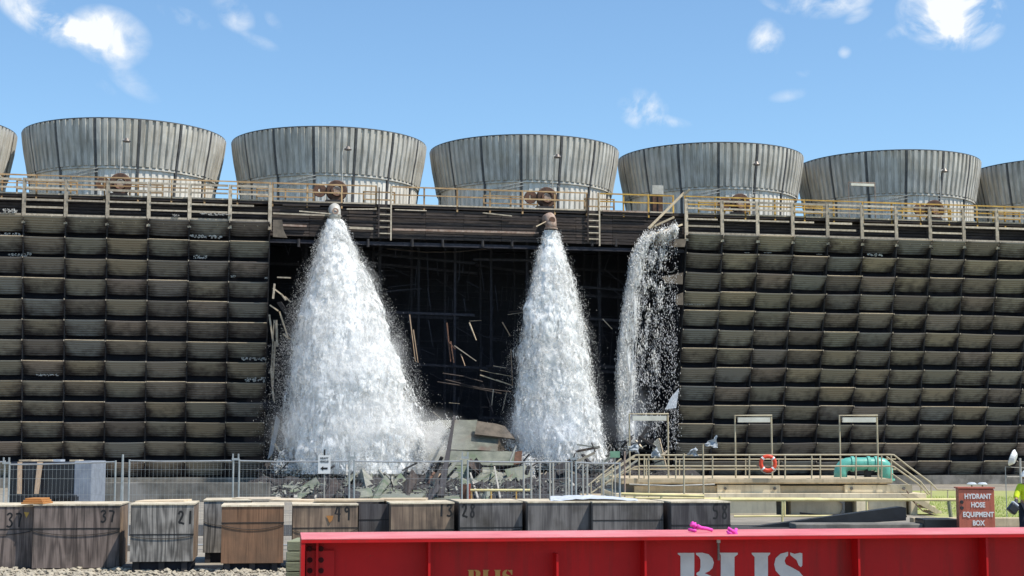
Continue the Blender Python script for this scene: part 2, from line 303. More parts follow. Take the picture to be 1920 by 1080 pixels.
# ---------------------------------------------------------------- mesh builder
class MB:
    def __init__(s): s.v = []; s.f = []
    def add(s, vs, fs):
        o = len(s.v); s.v += [tuple(v) for v in vs]; s.f += [tuple(i + o for i in f) for f in fs]; return s
    def box(s, c, d, M=None):
        x, y, z = d[0] / 2, d[1] / 2, d[2] / 2
        vs = [Vector((a * x, b * y, e * z)) for a in (-1, 1) for b in (-1, 1) for e in (-1, 1)]
        if M is not None: vs = [M @ v for v in vs]
        c = Vector(c)
        return s.add([v + c for v in vs], [(0, 1, 3, 2), (4, 6, 7, 5), (0, 4, 5, 1), (2, 3, 7, 6), (0, 2, 6, 4), (1, 5, 7, 3)])
    def bb(s, x0, x1, y0, y1, z0, z1): return s.box(((x0 + x1) / 2, (y0 + y1) / 2, (z0 + z1) / 2), (x1 - x0, y1 - y0, z1 - z0))
    def bar(s, a, b, w, h=None, up=(0, 0, 1), w2=None):
        a = Vector(a); b = Vector(b); h = h or w; d = b - a; ln = d.length
        if ln < 1e-5: return s
        d.normalize(); u = Vector(up)
        if abs(d.dot(u)) > .97: u = Vector((0, 1, 0))
        x = d.cross(u).normalized(); z = x.cross(d).normalized(); k = (w2 or w) / w
        vs = [p + x * (sx * w / 2 * q) + z * (sz * h / 2 * q) for p, q in ((a, 1), (b, k)) for sx, sz in ((-1, -1), (1, -1), (1, 1), (-1, 1))]
        return s.add(vs, [(3, 2, 1, 0), (4, 5, 6, 7), (0, 1, 5, 4), (1, 2, 6, 5), (2, 3, 7, 6), (3, 0, 4, 7)])
    def tube(s, pts, r, n=8, cap=True):
        pts = [Vector(p) for p in pts]; rs = r if isinstance(r, (list, tuple)) else [r] * len(pts); vs = []; fs = []
        prev = None
        for i, p in enumerate(pts):
            d = (pts[min(i + 1, len(pts) - 1)] - pts[max(i - 1, 0)]).normalized()
            if prev is None:
                u = Vector((0, 0, 1)) if abs(d.z) < .9 else Vector((0, 1, 0)); x = d.cross(u).normalized()
            else: x = (prev - d * prev.dot(d)).normalized()
            prev = x; z = x.cross(d)
            vs += [p + (x * math.cos(2 * math.pi * k / n) + z * math.sin(2 * math.pi * k / n)) * rs[i] for k in range(n)]
        for i in range(len(pts) - 1):
            for k in range(n):
                a = i * n + k; b = i * n + (k + 1) % n; fs.append((a, b, b + n, a + n))
        if cap: fs.append(tuple(reversed(range(n)))); fs.append(tuple(range((len(pts) - 1) * n, len(pts) * n)))
        return s.add(vs, fs)
    def lathe(s, prof, n=24, c=(0, 0, 0), axis='z', close=False):
        vs = []; fs = []; m = len(prof)
        for k in range(n):
            a = 2 * math.pi * k / n
            for r, h in prof:
                p = (r * math.cos(a), r * math.sin(a), h)
                if axis == 'y': p = (p[0], p[2], p[1])
                if axis == 'x': p = (p[2], p[0], p[1])
                vs.append(Vector(p) + Vector(c))
        for k in range(n):
            for i in range(m if close else m - 1):
                j = (i + 1) % m; fs.append((k * m + i, ((k + 1) % n) * m + i, ((k + 1) % n) * m + j, k * m + j))
        return s.add(vs, fs)
    def prism(s, poly, d):   # poly: list of Vectors (a ring), d: extrusion vector
        poly = [Vector(p) for p in poly]; d = Vector(d); n = len(poly)
        return s.add(poly + [p + d for p in poly], [tuple(range(n)), tuple(range(2 * n - 1, n - 1, -1))] + [(i, i + n, (i + 1) % n + n, (i + 1) % n) for i in range(n)])
    def mesh(s, name, m, smooth=False):
        me = bpy.data.meshes.new(name); me.from_pydata(s.v, [], s.f); me.update()
        if m: me.materials.append(MAT[m])
        if smooth: me.polygons.foreach_set('use_smooth', [True] * len(me.polygons))
        return me
    def obj(s, name, m, parent=None, smooth=False, bevel=0, **k):
        me = s.mesh(name, m, smooth)
        import bmesh
        bm = bmesh.new(); bm.from_mesh(me); bmesh.ops.recalc_face_normals(bm, faces=bm.faces); bm.to_mesh(me); bm.free()
        return link(name, me, parent, bevel=bevel, **k)
def link(name, me, parent=None, loc=None, rot=None, bevel=0, kind=None, label=None):
    o = bpy.data.objects.new(name, me); COL.objects.link(o)
    if parent: o.parent = parent
    if loc is not None: o.location = loc
    if rot is not None: o.rotation_euler = rot
    if bevel:
        b = o.modifiers.new('bevel', 'BEVEL'); b.width = bevel; b.segments = 2; b.limit_method = 'ANGLE'
    if kind: o['kind'] = kind
    if label: o['label'] = label
    return o
def tag(o, label, cat, group=None):
    o['label'] = label; o['category'] = cat
    if group: o['group'] = group
    return o
def thing(name, label, cat, loc=(0, 0, 0), rz=0., group=None, tower=False):
    o = bpy.data.objects.new(name, None); COL.objects.link(o); o.empty_display_size = .3
    if tower: o.location = TM @ Vector(loc); o.rotation_euler = (0, 0, T + rz)
    else: o.location = loc; o.rotation_euler = (0, 0, rz)
    return tag(o, label, cat, group)
def copy_tree(o, parent=None):
    c = o.copy(); COL.objects.link(c)
    if parent: c.parent = parent
    for ch in list(o.children): copy_tree(ch, c)
    return c

# ================================================================ GROUND
g = MB().add([(-700, -60, 0), (700, -60, 0), (700, 900, 0), (-700, 900, 0)], [(0, 1, 2, 3)]).obj('ground', 'gravel', kind='structure')
MB().add([(14, 50, .004), (75, 50, .004), (75, 88, .004), (14, 88, .004)], [(0, 1, 2, 3)]).obj('grass_verge', 'grass_soil', kind='structure')
MB().bb(-40, 9, 40, 46, 0, .012).obj('service_road', 'asphalt', kind='structure')
def scatter_tris(name, m, P0, H, Wd, spread, kind='stuff', parent=None):
    n = len(P0); ang = RN.uniform(0, 2 * np.pi, n); lx = RN.normal(0, spread, n) * H; ly = RN.normal(0, spread, n) * H
    dx = np.cos(ang) * Wd / 2; dy = np.sin(ang) * Wd / 2
    v = np.empty((n, 3, 3)); v[:, 0] = P0 + np.stack([dx, dy, 0 * dx], 1); v[:, 1] = P0 - np.stack([dx, dy, 0 * dx], 1); v[:, 2] = P0 + np.stack([lx, ly, H], 1)
    return np_mesh(name, m, v.reshape(-1, 3), 3, parent, kind)
def np_mesh(name, m, verts, k, parent=None, kind='stuff', faces=None):
    me = bpy.data.meshes.new(name); nv = len(verts); me.vertices.add(nv); me.vertices.foreach_set('co', verts.astype(np.float32).ravel())
    if faces is None: faces = np.arange(nv)
    faces = faces.astype(np.int32).ravel(); nf = len(faces) // k
    me.loops.add(len(faces)); me.loops.foreach_set('vertex_index', faces); me.polygons.add(nf)
    me.polygons.foreach_set('loop_start', np.arange(0, nf * k, k, dtype=np.int32)); me.update(calc_edges=True)
    me.materials.append(MAT[m]); return link(name, me, parent, kind=kind)
n = 26000
pts = np.stack([RN.uniform(15, 44, n), 50.5 + RN.uniform(0, 1, n) ** 1.3 * 25, np.zeros(n)], 1)
o = scatter_tris('grass', 'grass_blade', pts, RN.uniform(.03, .12, n), .03, .6); tag(o, 'sunlit yellow green grass behind the red hydrant box', 'grass')

def stones(name, n, xr, yr, sr, z0=0):
    verts = []; faces = []; base = [(1, 0, 0), (-1, 0, 0), (0, 1, 0), (0, -1, 0), (0, 0, 1), (0, 0, -.6), (.7, .6, .5), (-.7, .6, .4), (.6, -.7, .5), (-.6, -.6, .6)]
    fs = [(4, 6, 7), (4, 7, 9), (4, 9, 8), (4, 8, 6), (6, 2, 7), (7, 1, 9), (9, 3, 8), (8, 0, 6), (6, 0, 2), (7, 2, 1), (9, 1, 3), (8, 3, 0), (5, 2, 0), (5, 1, 2), (5, 3, 1), (5, 0, 3)]
    V = []; FF = []
    for i in range(n):
        s = random.uniform(*sr) * random.choice([.5, .7, 1]); a = random.uniform(0, 6.3); x = random.uniform(*xr); y = random.uniform(*yr)
        c_, s_ = math.cos(a) * s, math.sin(a) * s; h = random.uniform(.45, .9)
        for b in base:
            j = random.uniform(.75, 1.2); V.append((x + (b[0] * c_ - b[1] * s_ * .8) * j, y + (b[0] * s_ + b[1] * c_ * .8) * j, z0 + (b[2] + .4) * s * h * j))
        FF += [tuple(q + i * 10 for q in f) for f in fs]
    me = bpy.data.meshes.new(name); me.from_pydata(V, [], FF); me.materials.append(MAT['stone']); return link(name, me, kind='stuff')
tag(stones('rubble_stones', 2600, (-10.5, -3.4), (25.2, 28.4), (.02, .075)), 'pale broken stones lying in front of the wooden crates', 'rubble')

# ================================================================ COOLING TOWER (local frame: x along the face, y into the tower)
tower = thing('cooling_tower', 'long dark cooling tower with rows of dirty louvres and a collapsed middle bay', 'cooling tower', (0, 0, 0), tower=True)
X0, XA, XB, X1 = -4 * BAY, 6 * BAY, 17 * BAY, 30 * BAY
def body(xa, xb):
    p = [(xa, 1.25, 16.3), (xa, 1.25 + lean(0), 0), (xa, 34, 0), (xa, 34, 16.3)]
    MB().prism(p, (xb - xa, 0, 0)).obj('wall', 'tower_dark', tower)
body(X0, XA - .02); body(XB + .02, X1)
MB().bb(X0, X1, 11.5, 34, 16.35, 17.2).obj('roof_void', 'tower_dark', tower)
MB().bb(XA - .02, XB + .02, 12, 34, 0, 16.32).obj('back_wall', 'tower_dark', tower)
MB().bb(X0, X1, .55, 35, 17.5, 17.70).obj('fan_deck', 'dark_wood', tower)
# concrete basin wall at the foot
MB().bb(X0, XA + .3, lean(.6) - .1, lean(.6) + .3, 0, .62).obj('basin_wall', 'concrete_grey', tower)
MB().bb(XB - .3, X1, lean(.6) - .1, lean(.6) + .3, 0, .62).obj('basin_wall', 'concrete_grey', tower)
MB().bb(XA + .3, XB - .3, lean(.6) - .1, lean(.6) + .3, 0, .30).obj('basin_wall', 'concrete_grey', tower)
# corrugated louvre sheets
def sheet(seed, w=BAY - .035, drop=.87, inn=.86, waves=7, sag=.022):
    rs = random.Random(seed); nx = 6; nz = waves * 2 + 1; vs = []; fs = []
    tilt = rs.uniform(-.025, .025)
    sg = rs.uniform(.3, 1.6) * sag
    nrm = Vector((0, -drop, -inn)).normalized()
    for side in (0, 1):
        for j in range(nz):
            t = j / (nz - 1)
            for i in range(nx + 1):
                u = i / nx - .5; p = Vector((u * w, t * inn, -t * drop))
                p += nrm * ((.022 if j % 2 else -.022) + side * -.02)
                p.z += tilt * u + sg * (4 * u * u - 1) * (.5 + .7 * t)
                p.y += .04 * math.sin(t * 3.1) 
                vs.append(p)
    m = nx + 1; K = nz * m
    for j in range(nz - 1):
        for i in range(nx):
            a = j * m + i; fs.append((a, a + 1, a + m + 1, a + m)); fs.append((K + a, K + a + m, K + a + m + 1, K + a + 1))
    for i in range(nx):
        fs.append((i, K + i, K + i + 1, i + 1)); a = (nz - 1) * m + i; fs.append((a, a + 1, K + a + 1, K + a))
    for j in range(nz - 1):
        a = j * m; fs.append((a, a + m, K + a + m, K + a)); a += nx; fs.append((a, K + a, K + a + m, a + m))
    b = MB(); b.add(vs, fs); return b.mesh('louvre_panel', 'louvre')
SH = [sheet(i) for i in range(9)]
RZ = [16.27 - 1.228 * k for k in range(13)]
MISSING = {(-2, 3)}
lit_edge = MB(); nub = MB()
for j in list(range(-3, 6)) + list(range(17, 28)):
    for k, z in enumerate(RZ):
        if j == 5 and k in (10,): pass
        jit = random.uniform(-.03, .03)
        o = link('louvre_panel', random.choice(SH), tower, loc=((j + .5) * BAY + random.uniform(-.01, .01), lean(z) + random.uniform(-.02, .02), z + jit),
                 rot=(random.gauss(0, .045), random.gauss(0, .007), random.gauss(0, .004)))
        if random.random() < .22:
            a = (j * BAY + .06, lean(z) - .03, z + jit + .03); b_ = ((j + 1) * BAY - .06, lean(z) - .03, z + jit + random.uniform(.02, .04))
            lit_edge.bar(a, b_, .05, .04)  # pale bar added to paint the sunlit top edge of the sheet
        nub.box((j * BAY, lean(z) - .04, z + .02), (.05, .07, .09))
lit_edge.obj('louvre_lit_edge', 'pale_wood', tower, kind='stuff'); nub.obj('bolt_bracket', 'grey_wood', tower, kind='stuff')
# white build-up under a few sheets
sc_ = MB()
for (px, py, wd, hh) in ((18, 441, 44, 9), (385, 444, 62, 7), (376, 482, 26, 7), (34, 478, 34, 7), (55, 476, 8, 6), (88, 703, 40, 4), (475, 673, 50, 6), (480, 712, 40, 9), (1640, 478, 34, 6), (1536, 477, 12, 2), (1440, 474, 16, 2), (1400, 474, 10, 2), (1300, 571, 46, 2), (437, 518, 10, 5), (500, 521, 8, 4), (330, 404, 12, 5), (18, 395, 26, 9), (405, 402, 60, 4)):
    p = tl(px, py, .35 + lean(tl(px, py, 1).z))
    for q in range(7):
        s = wd / 31 / 7
        for q2 in range(5): sc_.box((p.x - wd / 62 + s * (q + random.random()), p.y + random.uniform(-.05, .05), p.z + random.uniform(-.5, .5) * hh / 40), (s * random.uniform(.15, .6), .06, hh / 31 * random.uniform(.1, .4)), Matrix.Rotation(random.gauss(0, .3), 3, 'Y'))
sc_.obj('scale_deposit', 'scale', tower, kind='stuff')
# columns between the louvre sheets (follow the lean of the face)
for j in list(range(-3, 7)) + list(range(17, 29)):
    MB().bar((j * BAY, .60, 16.3), (j * BAY, .60 + lean(0), 0), .07, .7, up=(0, 1, 0)).obj('column', 'charred', tower)
# frames and beams inside the opening
for j in range(7, 17):
    x = j * BAY + random.uniform(-.1, .1)
    for y, w_ in ((4.5, .16), (8.5, .14)):
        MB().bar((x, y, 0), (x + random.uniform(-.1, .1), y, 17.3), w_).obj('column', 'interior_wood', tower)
for y in (4.4, 8.4):
    for z in (4.4, 7.9, 11.2, 13.3, 14.9):
        xs = [XA] + [XA + (XB - XA) * q / 4 + random.uniform(-1, 1) for q in (1, 2, 3)] + [XB]
        for a, b_ in zip(xs[:-1], xs[1:]):
            if random.random() < .7:
                MB().bar((a, y, z + random.uniform(-.2, .2)), (b_ + .1, y, z + random.uniform(-.6, .2)), .13, .16).obj('beam', 'interior_wood', tower)
fs_ = MB(); q3 = random.Random(5)
for i in range(420):
    x = q3.uniform(XA + .5, XB - 1); z = q3.choice([q3.uniform(5, 15), q3.uniform(1, 8)]); y = q3.uniform(3.0, 8.5); ln = q3.uniform(.5, 2.6)
    an = q3.choice([q3.gauss(0, .06), q3.gauss(1.5, .15), q3.gauss(-.35, .25), q3.gauss(1.5, .1)])
    fs_.bar((x, y, z), (x + ln * math.cos(an), y + q3.uniform(-.3, .3), z + ln * math.sin(an)), q3.uniform(.02, .06), q3.uniform(.02, .05))
for z in np.arange(2.2, 15, .42):
    x = XA + .2
    while x < XB - 2:
        ln = q3.uniform(1, 5); 
        if q3.random() < .45: fs_.bar((x, 8.9, z + q3.uniform(-.1, .1)), (min(XB, x + ln), 8.9, z + q3.uniform(-.25, .1)), .035)
        x += ln
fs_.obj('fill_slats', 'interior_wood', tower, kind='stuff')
# fascia of horizontal boards under the deck, whole length (dark wet timber)
for j in range(-3, 28):
    b = MB(); x = j * BAY; mid = 6 <= j < 17
    zt = 17.42; k = 0; zb = 15.35 if mid else 16.45
    yb = .62 if mid else 1.0
    while zt - .19 > zb:
        b.bb(x + .01, x + BAY - .01, yb + random.uniform(0, .03), yb + .07, zt - .175 + random.uniform(0, .02), zt - random.uniform(0, .015)); zt -= .19
    b.obj('fascia_panel', 'dark_wood', tower)
MB().bb(XA, XB, .75, 1.0, 15.12, 15.34).obj('beam', 'interior_wood', tower)
# battens and pipe on the fascia of the collapsed part
for (xa, ya, xb, yb, r_, m_) in ((512, 400, 640, 405, .05, 'grey_wood'), (650, 404, 1005, 413, .04, 'dark_wood'), (530, 422, 575, 424, .06, 'rust_pale'), (655, 427, 700, 429, .07, 'grey_wood'), (736, 430, 1010, 437, .06, 'rust_pale'),
                                (530, 384, 600, 386, .05, 'dark_wood'), (650, 392, 706, 392, .04, 'grey_wood'), (740, 393, 800, 395, .03, 'grey_wood'), (905, 399, 960, 405, .035, 'grey_wood'), (1130, 395, 1215, 398, .05, 'rust_pale'), (1130, 403, 1215, 406, .04, 'dark_wood'), (1050, 421, 1215, 423, .03, 'dark_wood')):
    MB().bar(tl(xa, ya, .5), tl(xb, yb, .5), r_, r_ * 2).obj('batten', m_, tower)
# drop pipes/hangers under the fascia
for px in (773, 905, 1155, 560, 690, 830, 960, 1110): 
    a = tl(px, 448, .7); MB().tube([a, a + Vector((0, 0, -.5))], .09, 8).obj('hanger', 'charred', tower)

# ---------------- front walkway frame (posts + rails) left and right of the collapse
def walkway(x_a, x_b, label):
    t = thing('walkway_rail', label, 'railing', (x_a * BAY, .36, 16.0), tower=True, group='timber walkway railings')
    n = x_b - x_a
    for i in range(n + 1):
        dz = random.uniform(-.03, .03)
        MB().bb(i * BAY - .11, i * BAY + .11, -.06, .06, -.15, 2.62 + dz).obj('post', 'grey_wood', t)
        MB().bar((i * BAY + .02, .0, -.1), (i * BAY + .12, -.18, -.28), .05).obj('strut', 'dark_wood', t)
        if i == n: break
        for z, h in ((2.52, .13), (2.02, .12), (1.30, .12), (.86, .11), (.40, .11)):
            if z == .86 and random.random() < .3: continue
            w_ = random.uniform(.6, .97) if z in (.86, 1.30) and random.random() < .4 else .97
            MB().bb(i * BAY + .08, i * BAY + .08 + (BAY - .16) * w_, -.10 if z > 1 else -.04, -.05 if z > 1 else .02, z - h / 2 + random.uniform(-.02, .02), z + h / 2).obj('rail', 'grey_wood', t)
        for q in (.33, .66):
            MB().bar((i * BAY + q * BAY, -.02, .32), (i * BAY + q * BAY + .1, -.15, .02), .06).obj('strut', 'grey_wood', t)
        c = MB(); MB.bb(c, i * BAY + .05, (i + 1) * BAY - .05, .12, .5, .02, .12); c.obj('ledge_board', 'dark_wood', t)
walkway(-3, 6, 'grey timber walkway railing above the left louvres')
walkway(17, 28, 'grey timber walkway railing above the right louvres')

# ---------------- railing on the fan deck, behind the walkway
def deck_rail(xa, xb, m, label, toe=True):
    t = thing('deck_rail', label, 'railing', (xa, .6, 17.7), tower=True, group='railings along the fan deck')
    n = max(1, round((xb - xa) / 2.0)); s = (xb - xa) / n
    for i in range(n + 1):
        MB().bb(i * s - .05, i * s + .05, -.05, .05, -.35, 1.18).obj('post', m, t)
    for i in range(0, n, 2):
        e = min(n, i + 2)
        for z, h in ((1.13, .09), (.62, .08)):
            MB().bb(i * s + .06, e * s - .06, -.085, -.055, z - h / 2 + random.uniform(-.015, .015), z + h / 2).obj('rail', m, t)
        if toe: MB().bb(i * s + .06, e * s - .06, -.09, -.055, -.03, .06).obj('toe_board', 'grey_wood', t)
deck_rail(-3 * BAY, 6 * BAY, 'rail_tan', 'orange tan railing along the deck over the left louvres')
deck_rail(6 * BAY + .15, tl(705, 360, .6).x, 'rail_tan', 'tan deck railing left of the ladder above the big water jet')
deck_rail(tl(733, 360, .6).x, tl(1100, 370, .6).x, 'rail_tan', 'tan deck railing between the two ladders')
deck_rail(tl(1122, 370, .6).x, tl(1262, 370, .6).x, 'rail_yellow', 'yellow deck railing left of the broken corner')
deck_rail(17 * BAY, 28 * BAY, 'rail_yellow', 'yellow railing along the deck over the right louvres')
# a second railing row round each fan at the back of the walkway
def inner_rail(xa, xb, m, label):
    t = thing('guard_rail', label, 'railing', (xa, 3.2, 17.7), tower=True, group='guard rails in front of the fan stacks')
    n = max(1, round((xb - xa) / 1.5)); s = (xb - xa) / n
    for i in range(n + 1): MB().bb(i * s - .05, i * s + .05, -.05, .05, 0, 1.25).obj('post', m, t)
    for z in (1.2, .7): MB().bb(0, xb - xa, -.09, -.055, z - .045, z + .045).obj('rail', m, t)
nm = ['at the left edge', 'of the first whole stack', 'of the stack above the big water jet', 'of the stack above the second jet', 'right of the dark cabinet', 'of the second stack from the right', 'at the right edge']
for k in range(-1, 6):
    c = 4.81 + 14.68 * k
    inner_rail(c - 5.6, c - 2.0, 'rail_yellow' if k > 2 else 'rail_tan', 'guard rail at the left foot ' + nm[k + 1])
    inner_rail(c + 1.2, c + 3.2, 'rail_yellow' if k > 2 else 'rail_tan', 'guard rail at the right foot ' + nm[k + 1])

# ---------------- ladders on the fascia
for px, lab in ((722, 'short steel ladder on the fascia right of the big jet'), (1113, 'short ladder on the fascia right of the second jet')):
    a = tl(px, 380 if px < 900 else 394, .45); t = thing('ladder', lab, 'ladder', (a.x, .45, 15.75), tower=True, group='short ladders below the fan deck')
    MB().bb(-.42, -.34, -.04, .04, -.15, 3.0).obj('stile', 'dark_wood', t); MB().bb(.34, .43, -.04, .04, -.35, 3.1).obj('stile', 'grey_wood', t)
    for q in range(5): MB().bb(-.33, .33, -.03, .03, .05 + q * .4, .12 + q * .4).obj('rung', 'grey_wood', t)

# ---------------- fan stacks
STK = [(17.7, 6.33), (19.3, 6.33), (20.4, 6.38), (21.35, 6.50), (21.5, 6.54), (22.3, 6.68), (23.2, 6.86), (24.0, 6.98), (24.62, 7.05)]
def rib_panel(tier, seed=0):
    A = R(24); nr = 6; vs = []; fs = []
    prof = [p for p in STK if (p[0] <= 21.35 if tier == 0 else p[0] >= 21.5)]
    if tier == 1: prof = [(21.42, 6.48), (21.44, 6.54)] + prof
    ang = []
    for i in range(nr):
        a0 = A * (i + .06) / nr - A / 2; w_ = A / nr
        for q, h in ((0, 0), (.10, .12), (.60, .12), (.70, 0)): ang.append((a0 + q * w_, h))
    ang = [(-A / 2 + .003, 0)] + ang + [(A / 2 - .003, 0)]
    for z, r in prof:
        fade = 1
        if tier == 0 and z > 21: fade = .15
        if tier == 1 and z < 21.5: fade = .1
        for a, h in ang:
            rr_ = r + h * fade - (.03 if tier == 0 else 0); vs.append((rr_ * math.sin(a), -rr_ * math.cos(a), z - 17.7))
    m = len(ang)
    for j in range(len(prof) - 1):
        for i in range(m - 1): a = j * m + i; fs.append((a, a + 1, a + m + 1, a + m))
    k = len(vs); ins = [(v[0] * .985, v[1] * .985, v[2]) for v in vs]
    vs += ins; fs += [tuple(reversed([q + k for q in f])) for f in fs[:]]
    b = MB(); b.add(vs, fs); return b.mesh('stack_panel', 'stack' if tier else 'stack_sunlit')
def seam_mesh():
    b = MB()
    for (za, ra), (zb, rb) in zip(STK[:-1], STK[1:]):
        b.bar((0, -ra - .03, za - 17.7), (0, -rb - .03, zb - 17.7), .15, .16, up=(0, 1, 0))
    return b.mesh('seam_strip', 'stack_seam')
UP, LO, SEAM = rib_panel(1), rib_panel(0), seam_mesh()
rimb = MB().lathe([(7.02, 6.90), (7.13, 6.90), (7.13, 7.0), (7.02, 7.0)], 90, close=True).mesh('rim_band', 'stack_seam')
ringb = MB().lathe([(6.48, 3.62), (6.60, 3.62), (6.60, 3.74), (6.48, 3.74)], 90, close=True).mesh('ring_beam', 'stack')
baseb = MB().lathe([(6.3, 0), (6.5, 0), (6.5, .1), (6.3, .1)], 60, close=True).mesh('base_ring', 'stack_seam')
hubm = MB().lathe([(0, 5.2), (.9, 5.1), (1.1, 4.6), (.9, 4.2), (0, 4.2)], 20); [hubm.bar((0, 0, 4.7), (6 * math.cos(a * 1.047), 6 * math.sin(a * 1.047), 4.9), .7, .08) for a in range(6)]
hubm = hubm.mesh('fan', 'stack_seam')
hatch = MB()
for q in range(6):
    a0 = -R(24) / 2 + R(24) * q / 6 + .02; a1 = a0 + R(24) / 6 
    for z in (3.18, 3.42): hatch.bar((6.66 * math.sin(a0), -6.66 * math.cos(a0), z - .35 + .09 * q), (6.66 * math.sin(a1), -6.66 * math.cos(a1), z - .35 + .09 * (q + 1)), .05, .06)
hatch = hatch.mesh('hatch_frame', 'stack')
slab_l = ['ribbed grey fan stack cut by the left edge of the picture', 'leftmost fan stack shown whole, a lamp pole before its middle', 'ribbed fan stack above the biggest water jet', 'ribbed fan stack above the second water jet, between the two ladders', 'ribbed fan stack behind the dark cabinet and broken railing', 'ribbed fan stack with a tube light frame on the deck before it', 'ribbed grey fan stack cut by the right edge of the picture']
proto = None
for k in range(-1, 6):
    loc = (4.81 + 14.68 * k, 17.6, 17.7)
    if proto is None:
        proto = thing('fan_stack', slab_l[k + 1], 'fan stack', loc, tower=True, group='row of fan stacks on the tower deck')
        for i in range(15):
            a = R(24) * i - R(1)
            link('stack_panel', UP, proto, rot=(0, 0, a)); link('lower_panel', LO, proto, rot=(0, 0, a)); link('seam_strip', SEAM, proto, rot=(0, 0, a + R(12)))
        link('rim_band', rimb, proto); link('ring_beam', ringb, proto); link('base_ring', baseb, proto); link('fan', hubm, proto)
        link('hatch_frame', hatch, proto, rot=(0, 0, R(-25)))
    else:
        o = copy_tree(proto); o.location = TM @ Vector(loc); o['label'] = slab_l[k + 1]
# ---------------- flow valves, lamp poles on the deck
def valve():
    t = thing('flow_valve', 'x', 'valve', (0, 0, 0), group='big rusty flow valves on the deck')
    MB().lathe([(.34, -.22), (.62, -.2), (.68, -.12), (.68, .12), (.62, .2), (.34, .22)], 24, c=(.1, 0, .95), axis='y').obj('valve_body', 'brown_machine', t, smooth=False)
    MB().lathe([(.26, -.30), (.36, -.34), (.40, -.26), (.34, -.2), (.26, -.22)], 20, c=(.1, 0, .95), axis='y', close=True).obj('flange', 'rust', t)
    MB().lathe([(0, -.24), (.22, -.26), (.24, -.2)], 16, c=(.1, 0, .95), axis='y').obj('cap', 'rust_pale', t)
    MB().lathe([(.12, -.1), (.42, -.1), (.42, .1), (.12, .1)], 20, c=(-.95, .05, .95), axis='y', close=True).obj('hand_wheel', 'rust', t)
    MB().bar((-.95, 0, .95), (.1, 0, .95), .16).obj('shaft', 'brown_machine', t)
    MB().bb(-.6, .55, -.3, .35, 0, .34).obj('pedestal', 'charred', t); MB().bb(-.2, .4, -.25, .25, .34, .5).obj('saddle', 'rust', t)
    for q in range(2): MB().bb(-1.5 + q * .5, -1.2 + q * .5, -.2, .1, 0, .18 + .1 * q).obj('block', 'white_sheet', t)
    return t
vp = None; vl = ['at the foot of the leftmost whole stack', 'directly above the biggest water jet', 'directly above the second water jet', 'just right of the broken railing', 'below the stack with the tube light frame', 'near the right edge']
for k, (px, py) in enumerate(((222, 366), (628, 378), (1022, 388), (1385, 402), (1750, 414))):
    a = tl(px, py, 1.7)
    if vp is None: vp = valve(); o = vp
    else: o = copy_tree(vp)
    o.location = TM @ Vector((a.x, 1.7, 17.7)); o.rotation_euler = (0, 0, T); o['label'] = 'round rusty flow valve ' + vl[k]
def lamp_pole():
    t = thing('lamp_pole', 'x', 'lamp pole', (0, 0, 0), group='lamp poles before the fan stacks')
    MB().tube([(0, 0, 0), (0, 0, 3.6), (.06, 0, 3.85), (.22, 0, 3.95)], .045, 8).obj('pole', 'galv_pale', t)
    MB().lathe([(0, .12), (.10, .12), (.24, -.08), (.22, -.12), (0, -.10)], 14, c=(.36, 0, 3.9)).obj('lamp_head', 'steel', t)
    MB().bb(-.1, .1, -.06, .06, 1.6, 1.75).obj('junction_box', 'galv_pale', t)
    fr = MB(); [fr.bar(a, b_, .03) for a, b_ in (((-.2, 0, 1.9), (.45, 0, 1.9)), ((.45, 0, 1.9), (.45, 0, 1.1)), ((-.2, 0, 1.9), (-.2, 0, 1.3)))]; fr.obj('bracket', 'galv_pale', t)
    return t
lp = None
for k, (px, py) in enumerate(((224, 366), (641, 380), (1036, 389), (1411, 400), (1765, 414))):
    a = tl(px, py, 2.6)
    if lp is None: lp = lamp_pole(); o = lp
    else: o = copy_tree(lp)
    o.location = TM @ Vector((a.x, 2.6, 17.7)); o.rotation_euler = (0, 0, T); o['label'] = 'thin lamp pole beside the round valve ' + vl[k]
# dark cabinet and light frame on the deck
a = tl(1232, 396, 1.6); t = thing('electrical_cabinet', 'tall dark brown cabinet with pale top on the deck', 'cabinet', (a.x, 1.6, 17.7), tower=True)
MB().bb(-.34, .34, -.2, .2, 0, 1.35).obj('cabinet_body', 'brown_machine', t); MB().bb(-.38, .38, -.25, .25, 1.35, 1.95).obj('cabinet_top', 'galv_pale', t); MB().bb(-.03, .03, -.24, -.2, .2, 1.3).obj('door_gap', 'tower_dark', t)
def light_frame(name, label, group, x, y, z, wd, h, tower_=False, mm='beige_pipe'):
    t = thing(name, label, 'light', (x, y, z), tower=tower_, group=group)
    MB().tube([(-wd / 2, 0, 0), (-wd / 2, 0, h), (wd / 2 * 1.05, 0, h)], .03, 8).obj('post', mm, t)
    MB().tube([(wd / 2, 0, 0), (wd / 2, 0, h - .05)], .03, 8).obj('post', mm, t)
    MB().bb(-wd * .42, wd * .46, -.1, .08, h - .24, h - .07).obj('tube_lamp', 'lamp_case', t)
    return t
a = tl(1617, 405, 1.9); light_frame('deck_light', 'tube light on two thin posts before the second stack from the right', None, a.x, 1.9, 17.7, 1.9, 2.7, True, 'rust_pale')

